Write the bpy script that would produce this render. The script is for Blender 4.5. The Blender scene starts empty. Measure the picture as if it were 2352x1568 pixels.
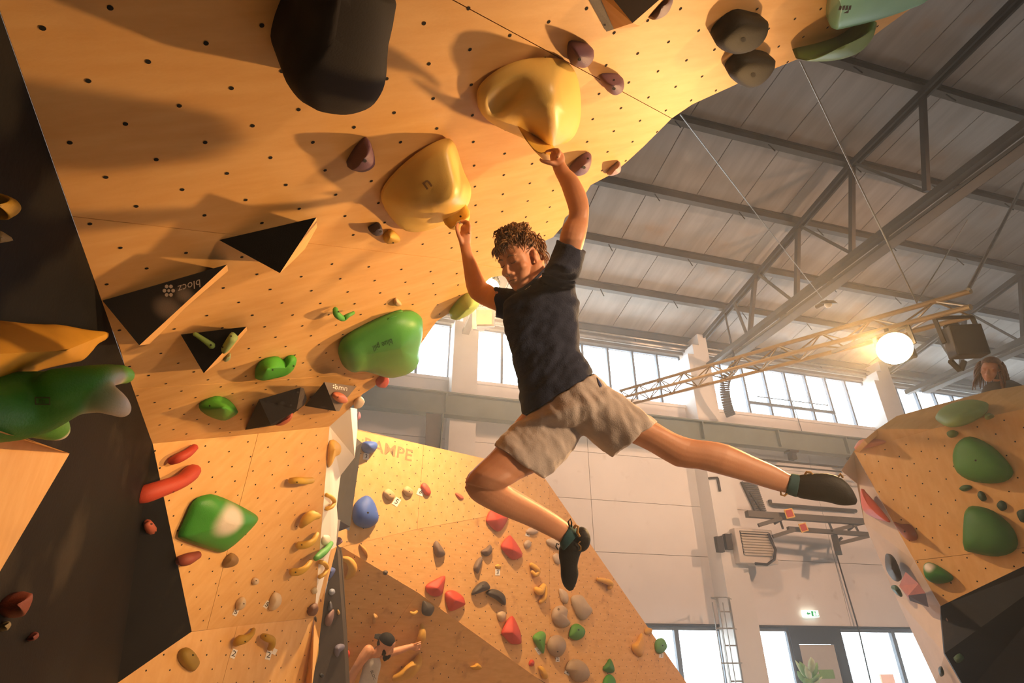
import bpy, bmesh, math, random
from mathutils import Vector, Matrix
from mathutils.bvhtree import BVHTree
from mathutils.geometry import tessellate_polygon
random.seed(7)
C = bpy.context.scene.collection
SC = bpy.context.scene
V = Vector
# ------------------------------------------------------------------ camera
FPX, PITCH, YAW = 1316.44, math.radians(28.689), math.radians(15.839)
CAM = V((0, 0, 1.5))
FW = V((math.sin(YAW)*math.cos(PITCH), math.cos(YAW)*math.cos(PITCH), math.sin(PITCH)))
RT = V((math.cos(YAW), -math.sin(YAW), 0))
UP = RT.cross(FW)
cd = bpy.data.cameras.new('camera'); co = bpy.data.objects.new('camera', cd); C.objects.link(co)
cd.sensor_width = 36; cd.lens = FPX/2352*36; cd.clip_start = .02; cd.clip_end = 300
m = Matrix((RT, UP, -FW)).transposed().to_4x4(); m.translation = CAM; co.matrix_world = m
SC.camera = co
SC.view_settings.view_transform = 'Standard'; SC.view_settings.look = 'None'
SC.view_settings.gamma = 1; SC.view_settings.use_curve_mapping = False
SC.view_settings.exposure = 0.0
SC.cycles.use_denoising = True
SC.cycles.use_adaptive_sampling = True; SC.cycles.adaptive_threshold = .02
SC.cycles.max_bounces = 6; SC.cycles.diffuse_bounces = 4; SC.cycles.glossy_bounces = 2; SC.cycles.transmission_bounces = 4
SC.cycles.caustics_reflective = False; SC.cycles.caustics_refractive = False
SC.cycles.sample_clamp_indirect = 4
def ray(px, py): return RT*((px-1176)/FPX) + UP*((784-py)/FPX) + FW
def at(px, py, depth): return CAM + ray(px, py)*depth
def dep(p): return (V(p)-CAM).dot(FW)
def pix(p):
    q = V(p)-CAM; z = q.dot(FW); return (1176+FPX*q.dot(RT)/z, 784-FPX*q.dot(UP)/z)
# ------------------------------------------------------------------ light
wd = bpy.data.worlds.new('sky'); SC.world = wd; wd.use_nodes = True
bg = wd.node_tree.nodes['Background']; bg.inputs[0].default_value = (.80, .90, 1, 1); bg.inputs[1].default_value = 11.0
def aim(o, to):
    o.rotation_euler = (V(to)-o.location).to_track_quat('-Z', 'Y').to_euler()
def lamp(kind, loc, to, watts, col, size=.1, spot=120, blend=.6, name='flood_or_fill_beam'):
    l = bpy.data.lights.new(name, kind); l.energy = watts; l.color = col
    if kind == 'AREA':
        l.shape = 'RECTANGLE'; l.size, l.size_y = size
    else: l.shadow_soft_size = size
    if kind == 'SPOT': l.spot_size = math.radians(spot); l.spot_blend = blend
    o = bpy.data.objects.new(name, l); C.objects.link(o); o.location = loc; aim(o, to); return o
WARM = (1, .57, .22)
LAMP1 = at(2055, 800, 4.0); LAMP2 = at(1125, 655, 8.5)
lamp("SPOT", LAMP1+V((-.14, -.03, -.02)), (0, 2.9, 3.0), 740, WARM, .06, 120, 1)
lamp("SPOT", LAMP2+V((-.05, -.1, -.1)), (.8, 6.0, 1.5), 1900, (1, .64, .33), .1, 150, 1)
lamp("SPOT", (14.5, 2.5, 8.2), (9, 14, 4.6), 3300, (1, .57, .33), .3, 110, 1)      # added fill spot with no fitting, brightens the back wall
lamp("SPOT", (4.5, 5.5, 8.6), (8, 14, 4.0), 1500, (1, .57, .33), .3, 120, 1)  # second added fill spot for the back wall
lamp("SPOT", (7.2, 6, 2.5), (8.0, 13.6, 9.4), 1300, (1, .74, .52), .3, 84, 1)  # added uplight, unseen behind the boulder, brightens the roof
lamp("SPOT", (6.0, -3.0, 3.2), (1.15, 1.9, 2.95), 3500, (1, .64, .36), .5, 23, 1)  # added fill spot behind the camera, brightens the climber's front
# ------------------------------------------------------------------ helpers
class MB:
    def __init__(s): s.v, s.f = [], []
    def add(s, vs, fs):
        b = len(s.v); s.v += [V(v) for v in vs]; s.f += [tuple(b+i for i in f) for f in fs]; return s
    def box(s, c, x, y, z):               # centre and three half-axis vectors
        c, x, y, z = V(c), V(x), V(y), V(z)
        vs = [c+x*i+y*j+z*k for i in (-1, 1) for j in (-1, 1) for k in (-1, 1)]
        return s.add(vs, [(0, 1, 3, 2), (4, 6, 7, 5), (0, 4, 5, 1), (2, 3, 7, 6), (0, 2, 6, 4), (1, 5, 7, 3)])
    def abox(s, a, b):
        a, b = V(a), V(b); h = (b-a)/2
        return s.box((a+b)/2, (h.x, 0, 0), (0, h.y, 0), (0, 0, h.z))
    def bar(s, a, b, w, h=None, up=(0, 0, 1)):   # rectangular bar from a to b
        a, b = V(a), V(b); d = (b-a).normalized(); u = V(up)
        x = d.cross(u)
        if x.length < 1e-4: x = d.cross(V((1, 0, 0)))
        x.normalize(); z = x.cross(d)
        return s.box((a+b)/2, x*w/2, (b-a)/2, z*(h or w)/2)
    def tube(s, pts, r, n=8, cap=True):
        pts = [V(p) for p in pts]; k = len(pts)
        rr = r if isinstance(r, (list, tuple)) else [r]*k
        u = None; rings = []
        for i, p in enumerate(pts):
            t = (pts[min(i+1, k-1)]-pts[max(i-1, 0)]).normalized()
            if u is None: u = t.orthogonal().normalized()
            u = (u-t*u.dot(t)).normalized(); w = t.cross(u)
            rings.append([p+(u*math.cos(a)+w*math.sin(a))*rr[i] for a in (2*math.pi*j/n for j in range(n))])
        return s.loft(rings, cap)
    def loft(s, rings, cap=True):
        n = len(rings[0]); vs = [p for r in rings for p in r]; fs = []
        for i in range(len(rings)-1):
            for j in range(n):
                a, b = i*n+j, i*n+(j+1) % n
                fs.append((a, b, b+n, a+n))
        if cap: fs += [tuple(range(n-1, -1, -1)), tuple((len(rings)-1)*n+j for j in range(n))]
        return s.add(vs, fs)
    def prism(s, poly, off):              # polygon extruded by a vector
        poly = [V(p) for p in poly]; off = V(off); n = len(poly)
        tri = tessellate_polygon([poly])
        fs = [tuple(t) for t in tri]+[tuple(n+i for i in reversed(t)) for t in tri]
        fs += [(i, (i+1) % n, n+(i+1) % n, n+i) for i in range(n)]
        return s.add(poly+[p+off for p in poly], fs)
    def ball(s, c, r, nu=14, nv=9, ax=None):
        ax = ax or (V((1, 0, 0)), V((0, 1, 0)), V((0, 0, 1))); rx, ry, rz = r if isinstance(r, (tuple, list)) else (r, r, r)
        c = V(c); vs = [c+ax[2]*rz]; fs = []
        for i in range(1, nv):
            t = math.pi*i/nv
            for j in range(nu):
                a = 2*math.pi*j/nu
                vs.append(c+ax[0]*(rx*math.sin(t)*math.cos(a))+ax[1]*(ry*math.sin(t)*math.sin(a))+ax[2]*(rz*math.cos(t)))
        vs.append(c-ax[2]*rz)
        for j in range(nu):
            fs.append((0, 1+j, 1+(j+1) % nu))
            for i in range(nv-2):
                a, b = 1+i*nu+j, 1+i*nu+(j+1) % nu; fs.append((a, a+nu, b+nu, b))
            a, b = 1+(nv-2)*nu+j, 1+(nv-2)*nu+(j+1) % nu; fs.append((a, len(vs)-1, b))
        return s.add(vs, fs)
    def build(s, name, mt, parent=None, smooth=False, loc=None, bevel=0, sub=0, fix=True, angle=None):
        if parent is not None: loc = WLOC[parent.name]
        elif loc is None:
            loc = sum(s.v, V((0, 0, 0)))/max(1, len(s.v))
        loc = V(loc)
        me = bpy.data.meshes.new(name); me.from_pydata([v-loc for v in s.v], [], s.f)
        if fix:
            bm = bmesh.new(); bm.from_mesh(me); bmesh.ops.recalc_face_normals(bm, faces=bm.faces); bm.to_mesh(me); bm.free()
        if smooth: me.polygons.foreach_set('use_smooth', [True]*len(me.polygons))
        me.materials.append(mt)
        o = bpy.data.objects.new(name, me); C.objects.link(o)
        if parent is None: o.location = loc
        else: o.parent = parent
        WLOC[o.name] = loc
        if bevel:
            b = o.modifiers.new('edge', 'BEVEL'); b.width = bevel; b.segments = 2; b.limit_method = 'ANGLE'
        if sub:
            b = o.modifiers.new('soft', 'SUBSURF'); b.levels = b.render_levels = sub
        return o
WLOC = {}
def tag(o, label=None, cat=None, group=None, kind=None):
    for k, v in (('label', label), ('category', cat), ('group', group), ('kind', kind)):
        if v: o[k] = v
    return o
def empty(name, loc, label, cat, group=None):
    o = bpy.data.objects.new(name, None); C.objects.link(o); o.location = loc; o.empty_display_size = .1
    WLOC[o.name] = V(loc); return tag(o, label, cat, group)
def struct(o): return tag(o, kind='structure')
# ------------------------------------------------------------------ materials
def lin(h):
    h = h.lstrip('#'); return tuple(((c/255)/12.92 if c/255 <= .04045 else ((c/255+.055)/1.055)**2.4) for c in (int(h[i:i+2], 16) for i in (0, 2, 4)))+(1,)
MATS = {}
def mat(name, col=None, rough=.6, var=.12, scale=6, bump=0, bscale=60, metal=0, stretch=(1, 1, 1), col2=None, stain=None, spec=.4, emit=None):
    if name in MATS: return MATS[name]
    mt = bpy.data.materials.new(name); mt.use_nodes = True; MATS[name] = mt
    nt = mt.node_tree; N, L = nt.nodes, nt.links; b = N['Principled BSDF']
    c = lin(col) if isinstance(col, str) else tuple(col)+(1,)
    b.inputs['Roughness'].default_value = rough; b.inputs['Metallic'].default_value = metal
    b.inputs['Specular IOR Level'].default_value = spec
    tc = N.new('ShaderNodeTexCoord'); mp = N.new('ShaderNodeMapping'); L.new(tc.outputs['Object'], mp.inputs[0]); mp.inputs['Scale'].default_value = stretch
    nz = N.new('ShaderNodeTexNoise'); nz.inputs['Scale'].default_value = scale; nz.inputs['Detail'].default_value = 6; nz.inputs['Roughness'].default_value = .6
    L.new(mp.outputs[0], nz.inputs['Vector'])
    rp = N.new('ShaderNodeValToRGB'); L.new(nz.outputs['Fac'], rp.inputs[0])
    c2 = (lin(col2) if isinstance(col2, str) else tuple(col2)+(1,)) if col2 else tuple(x*(1-var*2) for x in c[:3])+(1,)
    rp.color_ramp.elements[0].position = .3; rp.color_ramp.elements[0].color = c2
    rp.color_ramp.elements[1].position = .7; rp.color_ramp.elements[1].color = c
    out = rp.outputs[0]
    if stain:                              # scuffs, chalk or dirt: (colour, scale, threshold, amount)
        n2 = N.new('ShaderNodeTexNoise'); n2.inputs['Scale'].default_value = stain[1]; n2.inputs['Detail'].default_value = 4
        L.new(tc.outputs['Object'], n2.inputs['Vector'])
        mr = N.new('ShaderNodeMapRange'); mr.inputs[1].default_value = stain[2]; mr.inputs[2].default_value = stain[2]+.15; mr.inputs[4].default_value = stain[3]
        L.new(n2.outputs['Fac'], mr.inputs[0])
        mx = N.new('ShaderNodeMix'); mx.data_type = 'RGBA'; L.new(mr.outputs[0], mx.inputs['Factor']); L.new(out, mx.inputs['A']); mx.inputs['B'].default_value = lin(stain[0])
        out = mx.outputs['Result']
    L.new(out, b.inputs['Base Color'])
    if bump:
        n3 = N.new('ShaderNodeTexNoise'); n3.inputs['Scale'].default_value = bscale; n3.inputs['Detail'].default_value = 3
        L.new(mp.outputs[0], n3.inputs['Vector'])
        bp = N.new('ShaderNodeBump'); bp.inputs['Strength'].default_value = bump; bp.inputs['Distance'].default_value = .01
        L.new(n3.outputs['Fac'], bp.inputs['Height']); L.new(bp.outputs[0], b.inputs['Normal'])
    if emit: b.inputs['Emission Color'].default_value = lin(emit[0]); b.inputs['Emission Strength'].default_value = emit[1]
    return mt
PLY = mat('plywood', '#e3b474', .55, .05, 3, .05, 40, stretch=(1, 6, 2), col2='#d8a360', stain=('#a8805a', 2.3, .62, .35))
PLY2 = mat('plywood_worn', '#e0ad6c', .55, .05, 3, .05, 40, stretch=(2, 2, 8), col2='#d39c58', stain=('#a06a3c', 5.5, .6, .5))
PLYE = mat('plywood_edge', '#b98d5c', .7, .2, 30, stretch=(1, 1, 8))
BLACK = mat('black_paint', '#1d1b18', .6, .15, 4, .1, 60, stain=('#4d4436', 2.2, .60, .4), spec=.08)
BLACKV = mat('black_volume', '#201e1c', .75, .1, 8, .25, 220, stain=('#8d8272', 7, .66, .3), spec=.12)
WHITEP = mat('white_paint', '#e8e0d8', .7, .03, 4)
GREYP = mat('grey_paint', '#85807a', .75, .06, 8, .1, 150)
HOLE = mat('hole_dark', '#15100c', .9, 0)
STEEL = mat('painted_steel', '#574d40', .5, .15, 3, metal=.3)
STEELD = mat('dark_steel', '#3a3127', .6, .15, 3, metal=.2)
STEELG = mat('green_grey_steel', '#6f7467', .6, .1, 2)
GALV = mat('galvanised', '#a9a49b', .4, .15, 8, metal=.7)
CONC = mat('white_wall', '#ddd5ce', .85, .03, 1.5, .05, 30, stain=('#a58f7c', 3.2, .66, .4))
CONC2 = mat('white_pillar', '#dad4cd', .85, .04, 2, stain=('#9a8877', 6, .68, .4))
CEIL = mat('roof_sheet', '#b3aba1', .7, .12, 1.3, stretch=(3, .3, 1), col2='#998f84', stain=('#a87f52', .9, .60, .5))
FRAME = mat('window_frame', '#5b5f66', .5, .05)
DARKF = mat('door_frame', '#33302e', .5, .05)
FLOORM = mat('mat_vinyl', '#a39a8e', .6, .05, 2)
# ------------------------------------------------------------------ planes of the climbing walls
class Pl:                                  # n.q = d with q measured from the camera
    def __init__(s, n, d): k = V(n).length; s.n = V(n)/k; s.d = d/k
    def __call__(s, px, py, h=0):
        r = ray(px, py); return CAM + r*((s.d+h)/r.dot(s.n))
    def lifted(s, k): return Pl(s.n, s.d+k)
    def drop(s, p, h=0):                   # foot of p on the plane, lifted by h
        return p + s.n*(s.d+h-(p-CAM).dot(s.n))
def plane3(a, b, c):
    n = (b-a).cross(c-a).normalized(); d = n.dot(a-CAM)
    return Pl(n, d) if d < 0 else Pl(-n, -d)
PA = Pl((.472, .035, -.881), -9.59*.15)
PC0 = Pl((.772, -.421, -.476), -14.064/.68*.15)
A_l, A_r = PA(350, 1018), PA(757, 979)
PC = plane3(A_l, A_r, PC0(440, 1450))
C_l, C_r = PC(440, 1450), PC(722, 1418)
PD = plane3(C_l, C_r, C_l.lerp(C_r, .5)+V((-.05, .03, -1.0)))
PK = plane3(PA(0, 30), A_l, PD(270, 1568))
PR = Pl((.427, -.904, .005), -50.62*.14)
R1, R2 = PR(785, 1255), PR(1250, 1568)
cr = (R2-R1).normalized(); nl = PR.n+V((0, 0, -.5)); nl -= cr*nl.dot(cr); PLW = Pl(nl, nl.dot(R1-CAM))
PW = Pl((-.97, -.234, -.062), -41.892*.15)
# hole grids: origin and two steps, as seen from the camera
GRID = dict(A=((-6.092, 11.637, 8.085), (.85, -.283, .444), (.242, 1.006, .17)),
            B=((-2.942, 10.732, 6.426), (.171, .72, .131), None),
            Cg=((-3.798, 20.288, 5.432), (.535, .835, .129), (.092, .545, -.332)),
            D=((-4.56, 28.121, .013), (.592, .806, -.003), (.267, .303, -.498)),
            R=((1.225, 56.661, 15.224), (.661, .316, .681), (.626, .292, -.701)),
            W=((34.859, 31.163, 12.478), (.213, -.703, -.679), (-.122, .674, -.638)))
GRID['B'] = (GRID['B'][0], (.762-.171, .492-.72, .422-.131), GRID['B'][1])
def inside(p, poly):
    x, y = p; r = False; n = len(poly)
    for i in range(n):
        (x1, y1), (x2, y2) = poly[i], poly[i-1]
        if (y1 > y) != (y2 > y) and x < (x2-x1)*(y-y1)/(y2-y1)+x1: r = not r
    return r
def holes(pl, key, polys, parent, rng=60, r=.0068, extra=()):
    A, U, W = (V(k) for k in GRID[key]); mb = MB()
    x = pl.n.orthogonal().normalized(); y = pl.n.cross(x)
    pts = []
    for i in range(-rng, rng):
        for j in range(-rng, rng):
            q = A+U*i+W*j
            if q.dot(FW) < .3: continue
            px = pix(CAM+q)
            if not(-250 < px[0] < 2600 and -250 < px[1] < 1800): continue
            if any(inside(px, po) for po in polys): pts.append(px)
    for px in pts+list(extra):
        c = pl(*px, .0012)
        mb.add([c+(x*math.cos(a)+y*math.sin(a))*r for a in (2*math.pi*k/10 for k in range(10))], [tuple(range(10))])
    o = mb.build('bolt_hole_grid', HOLE, parent, fix=False); tag(o, kind='stuff'); return pts
def inset(poly, g):                        # shrink a 3D polygon (planar) by g on all sides
    n = V((0, 0, 0)); k = len(poly)
    for i in range(k): n += (poly[i]-poly[0]).cross(poly[(i+1) % k]-poly[0])
    n.normalize(); out = []
    for i in range(k):
        a, b, c = poly[i-1], poly[i], poly[(i+1) % k]
        d1, d2 = (b-a).normalized(), (c-b).normalized(); n1, n2 = n.cross(d1), n.cross(d2)
        bis = (n1+n2); bis = bis/max(.3, (1+n1.dot(n2))) if bis.length > 1e-4 else n1
        out.append(b+bis*g)
    return out
def panel(pl, px, parent, mt=PLY, th=.02, gap=.0016, name='plywood_panel', pts=None):
    P = pts or [pl(*p) for p in px]
    o = MB().prism(inset(P, gap), -pl.n*th).build(name, mt, parent); return o
# ------------------------------------------------------------------ the hall
FZ, BY = -.35, 14.0
def zc(z): return z+1.5
struct(MB().abox((-5, -7, FZ-.1), (26, 19, FZ)).build('floor', FLOORM))
struct(MB().abox((-4.5, -6.5, FZ), (9, 11, 0)).build('trim_1', FLOORM, bevel=.02))      # crash mats
struct(MB().abox((-5.2, -7, FZ), (-5, 14, 12)).build('wall_left_hall', CONC))
struct(MB().abox((26, -7, FZ), (26.2, 14, 12)).build('wall_right_hall', CONC))
struct(MB().abox((-5, -7.2, FZ), (26, -7, 12)).build('wall_front', CONC))
PURL = [14.0, 12.25, 10.65, 8.95, 7.15, 5.15, 3.2, 1.2, -1, -3.2, -5.4]
def roofz(y): return zc(8.95+.172*(14-max(y, 6.6))+.03*max(0, 6.6-y))
ceil = MB().abox((-5, -7, 12.2), (26, 14.4, 12.3)).build('ceiling', CEIL); struct(ceil)
for i in range(len(PURL)-1):
    y0, y1 = PURL[i], PURL[i+1]; z0, z1 = roofz(y0), roofz(y1)
    k = 0; x = -5.0+.3*(i % 2)*0
    while x < 25.9:
        w = 1.22
        MB().prism([(x+.012, y0, z0), (x+w-.012, y0, z0), (x+w-.012, y1, z1), (x+.012, y1, z1)], (0, 0, .04)).build('roof_panel', CEIL, ceil)
        x += w
sealer = MB()
for i in range(len(PURL)-1):
    y0, y1 = PURL[i], PURL[i+1]; sealer.add([(-5, y0, roofz(y0)+.05), (26, y0, roofz(y0)+.05), (26, y1, roofz(y1)+.05), (-5, y1, roofz(y1)+.05)], [(0, 1, 2, 3)])
sealer.build('roof_backing', STEELD, ceil, fix=False)
for i, y in enumerate(PURL):
    z = roofz(y)-.005
    b = MB().abox((-5, y-.02, z-.22), (26, y+.02, z)).abox((-5, y-.07, z-.24), (26, y+.07, z-.22)).abox((-5, y-.07, z-.02), (26, y+.07, z)).build('beam', STEEL); struct(b)
    if y > 3:
        x = 3.3+.45*(i % 2)
        while x < 17:
            MB().bar((x, y-.03, z-.24), (x+.05, y-.10, z-.50), .022).build('hook', STEELD, b); x += 2.3
# back wall panels: bays between the pillars, rows between the joints
wb = MB().abox((-5, BY+.12, 2.13), (26, BY+.3, 8.05)).build('wall_back', CONC); struct(wb)
rows = [2.13, 3.78, 5.08, 6.35, 8.05]
bays = [(-5, 2.5), (2.5, 9.75), (9.75, 17.1), (17.1, 24.5), (24.5, 26)]
for a, b in bays:
    nseg = 1 if b-a < 3 else 2
    for k in range(nseg):
        xa, xb = a+(b-a)*k/nseg, a+(b-a)*(k+1)/nseg
        for z0, z1 in zip(rows, rows[1:]):
            MB().abox((xa+.006, BY, z0+.006), (xb-.006, BY+.13, z1-.006)).build('concrete_panel', CONC, wb)
MB().abox((-5, BY, 9.80), (26, BY+.3, 12)).build('lintel_panel', mat('lintel_brown', '#7a6856', .8, .1, 3), wb)
for zz, rr in ((9.93, .05), (10.1, .035), (9.86, .02)): MB().tube([(-5, BY-.12, zz), (26, BY-.12, zz)], rr, 8).build('pipe', GALV, wb)
for x0, x1 in [(2.19, 2.86), (9.36, 10.1), (16.35, 17.15), (23.8, 24.5)]:
    m_ = MB().abox((x0, 13.42, FZ), (x1, 14.05, 9.55)).abox((x0+.22, 13.42, 9.55), (x1, 14.05, 9.9)).abox((x0+.45, 13.42, 9.9), (x1, 14.05, 10.3))
    struct(m_.build('column', CONC2))
# upper windows
GL = bpy.data.materials.new('window_glass'); GL.use_nodes = True
_n = GL.node_tree; _t = _n.nodes.new('ShaderNodeBsdfTransparent'); _g = _n.nodes.new('ShaderNodeBsdfGlossy'); _m = _n.nodes.new('ShaderNodeMixShader')
_g.inputs['Roughness'].default_value = .05; _m.inputs[0].default_value = .06; _t.inputs[0].default_value = (.96, .98, .98, 1)
_n.links.new(_t.outputs[0], _m.inputs[1]); _n.links.new(_g.outputs[0], _m.inputs[2]); _n.links.new(_m.outputs[0], _n.nodes['Material Output'].inputs[0])
WZ0, WZ1 = 8.07, 9.78
for wi, (x0, x1) in enumerate([(-5, 2.2), (2.86, 9.5), (10.1, 16.6), (17.15, 23.9)]):
    w = MB().abox((x0, BY+.08, WZ0), (x1, BY+.14, WZ0+.05)).abox((x0, BY+.08, WZ1-.05), (x1, BY+.14, WZ1)).abox((x0, BY+.08, WZ0), (x0+.05, BY+.14, WZ1)).abox((x1-.05, BY+.08, WZ0), (x1, BY+.14, WZ1)).build('window_%d' % (wi+1), FRAME); struct(w)
    n = 8; st = (x1-x0)/n
    for k in range(n):
        xa = x0+st*k
        if k: MB().abox((xa-.035, BY+.05, WZ0+.03), (xa+.035, BY+.15, WZ1-.03)).build('mullion', FRAME, w)
        MB().abox((xa+.03, BY+.10, WZ0+.04), (xa+st-.03, BY+.106, WZ1-.04)).build('pane', GL, w)
    if wi in (2, ):
        MB().abox((11.7, BY+.03, 8.42), (15.0, BY+.10, 8.52)).build('transom', FRAME, w)
        MB().tube([(12.0, BY-.05, 8.66), (14.7, BY-.05, 8.66)], .016, 6).build('opener_rod', DARKF, w)
        for x in (12.3, 13.2, 14.0, 14.7):
            MB().tube([(x, BY-.05, 8.66), (x+.1, BY+.05, 9.1)], .010, 5).build('opener_stay', DARKF, w)
            MB().tube([(x, BY-.05, 8.66), (x-.25, BY+.05, 9.0)], .007, 5).build('opener_stay', DARKF, w)
        MB().tube([(13.3, BY-.06, 8.66), (13.4, BY-.06, 7.2)], .014, 6).build('opener_crank', DARKF, w)
    struct(MB().abox((x0, BY-.06, WZ0-.09), (x1, BY+.1, WZ0)).build('trim_%d' % (wi+2), WHITEP))
# lower glazing and door
LZ = 2.13
for wi, (x0, x1, ml) in enumerate([(2.9, 9.4, [5.2, 7.05, 8.15]), (10.1, 11.40, []), (13.0, 16.5, [14.75]), (17.2, 23.8, [19, 21])]):
    w = MB().abox((x0, BY+.02, LZ-.09), (x1, BY+.10, LZ)).abox((x0, BY+.02, FZ), (x0+.06, BY+.10, LZ)).abox((x1-.06, BY+.02, FZ), (x1, BY+.10, LZ)).abox((x0, BY+.02, FZ), (x1, BY+.10, FZ+.1)).build('window_%d' % (wi+5), FRAME); struct(w)
    ed = [x0]+ml+[x1]
    for a, b in zip(ed, ed[1:]):
        if b < x1: MB().abox((b-.06, BY, FZ), (b+.06, BY+.10, LZ-.05)).build('mullion', FRAME, w)
        MB().abox((a+.05, BY+.05, FZ+.05), (b-.05, BY+.056, LZ-.06)).build('pane', GL, w)
dr = MB().abox((11.40, BY-.02, FZ), (11.62, BY+.12, LZ)).abox((12.72, BY-.02, FZ), (13.0, BY+.12, LZ)).abox((11.62, BY-.02, 1.75), (12.72, BY+.12, LZ)).build('door_1', DARKF); struct(dr)
MB().abox((11.63, BY, FZ), (12.71, BY+.06, 1.74)).build('door_leaf', mat('door_beige', '#b7aea2', .6, .03), dr)
MB().abox((12.05, BY-.012, .98), (12.5, BY, 1.18)).build('door_sticker', mat('sticker_green', '#7fa65a', .6, .1), dr)
MB().tube([(12.6, BY-.06, .55), (12.6, BY-.06, .85)], .015, 8).build('door_handle', GALV, dr)
struct(MB().abox((2.8, BY-.03, LZ), (24, BY+.02, LZ+.05)).build('trim_6', STEELD))
# crane rail and brackets
bz0, bz1 = 6.74, 7.26
rail = empty('crane_rail', (10, 13.3, 7), 'long grey-green steel crane rail bolted under the row of high windows', 'steel rail')
MB().abox((-4.9, 13.27, bz0), (25.9, 13.30, bz1)).build('web', STEELG, rail)
MB().abox((-4.9, 13.15, bz1), (25.9, 13.42, bz1+.04)).build('flange', STEELG, rail)
MB().abox((-4.9, 13.15, bz0-.04), (25.9, 13.42, bz0)).build('flange', STEELG, rail)
for x in (-.4, 2.05, 4.3, 6.8, 9.3, 11.8, 14.2, 16.6, 19, 21.5):
    MB().abox((x-.02, 13.16, bz0), (x+.02, 13.27, bz1)).build('stiffener', STEELG, rail)
for x in (-.6, 4.9, 12.2, 14.4, 19.2): MB().abox((x-.08, 13.22, bz0-.30), (x+.08, 13.4, bz0-.05)).abox((x-.16, 13.18, bz0-.10), (x+.16, 13.42, bz0-.04)).build('clamp', STEELD, rail)
MB().tube([(10.2, 13.2, bz0-.42), (25.9, 13.2, bz0-.42)], .03, 8).build('conductor_bar', STEELD, rail)
MB().tube([(10.2, 13.2, bz0-.56), (25.9, 13.2, bz0-.56)], .025, 8).build('conductor_bar', STEELD, rail)
for k, x in enumerate((1.78,)):
    o = empty('bracket_post', (x, 13.4, 4.6), ('tapered grey steel post under the crane rail beside the sign wall',)[k], 'steel post')
    MB().add([(x-.21, 13.2, bz0-.05), (x+.21, 13.2, bz0-.05), (x+.15, 13.2, 4.4), (x-.12, 13.2, 4.4), (x-.21, 13.25, bz0-.05), (x+.21, 13.25, bz0-.05), (x+.15, 13.25, 4.4), (x-.12, 13.25, 4.4)],
             [(0, 1, 2, 3), (7, 6, 5, 4), (0, 4, 5, 1), (1, 5, 6, 2), (2, 6, 7, 3), (3, 7, 4, 0)]).build('web', STEEL, o)
    MB().bar((x+.19, 13.22, bz0-.06), (x+.15, 13.22, 4.4), .30, .03, up=(1, 0, 0)).build('flange', STEELG, o)
# roof trusses
def pX(px, py, X): r = ray(px, py); return CAM+r*(X/r.x)
def truss(X, dx, label):
    o = empty('roof_truss', (X+dx, 7, 9.2), label, 'roof truss')
    def q(px, py, lift=0): p = pX(px, py, 10.1); return V((X+dx, p.y, p.z+lift))
    up = [V((X+dx, y, roofz(y)-.30)) for y in (14, 10.65, 7.15, 3.2, -1, -6.9)]
    for s in (-.07, .07):
        mb = MB()
        for a, b in zip(up, up[1:]): mb.bar(a+V((s, 0, 0)), b+V((s, 0, 0)), .05, .12)
        mb.build('upper_chord', STEELD, o)
    zl = zc(7.68)
    MB().abox((X+dx-.15, -6.9, zl-.02), (X+dx+.03, 13.42, zl+.12)).build('lower_chord', STEEL, o)
    tray = MB().abox((X+dx+.06, -6.9, zl-.10), (X+dx+.36, 13.0, zl-.09)).abox((X+dx+.06, -6.9, zl-.10), (X+dx+.07, 13, zl-.02)).abox((X+dx+.35, -6.9, zl-.10), (X+dx+.36, 13, zl-.02)).build('cable_tray', mat('tray', '#6d5f4c', .6, .1, 4, .6, 300, metal=.3), o)
    for (a, b) in [((2118, 195), (2128, 440)), ((1957, 385), (1957, 580)), ((1833, 515), (1830, 685)), ((1735, 630), (1722, 770))]:
        MB().bar(q(*a), q(*b), .10, .10).build('post', STEELD, o)
    for (a, b) in [((1685, 690), (1718, 775)), ((1965, 375), (2125, 440)), ((1840, 520), (1952, 580)), ((1740, 628), (1820, 690))]:
        MB().bar(q(*a), q(*b), .06, .06).build('brace', STEEL, o)
    for y in (3, .5, -2.5):
        MB().bar((X+dx, y-.8, roofz(y)-.3), (X+dx, y, zl), .1).build('post', STEELD, o); MB().bar((X+dx, y-.8, roofz(y)-.3), (X+dx, y-2.4, zl), .06).build('brace', STEEL, o)
    return o
truss(10.1, 0, 'dark steel roof truss crossing the ceiling above the climber to the middle pillar')
truss(10.1, 7.55, 'dark steel roof truss beyond the glowing flood light')
truss(10.1, -7.55, 'steel roof truss mostly hidden above the plywood overhang')
# portals for the daylight
for (x0, x1, z0, z1) in [(-4, 24, WZ0, WZ1), (2.9, 24, FZ, LZ)]:
    l = bpy.data.lights.new('daylight_portal', 'AREA'); l.shape = 'RECTANGLE'; l.size = x1-x0; l.size_y = z1-z0; l.cycles.is_portal = True
    o = bpy.data.objects.new('daylight_portal', l); C.objects.link(o); o.location = ((x0+x1)/2, BY+.2, (z0+z1)/2); aim(o, ((x0+x1)/2, 0, (z0+z1)/2))
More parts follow.
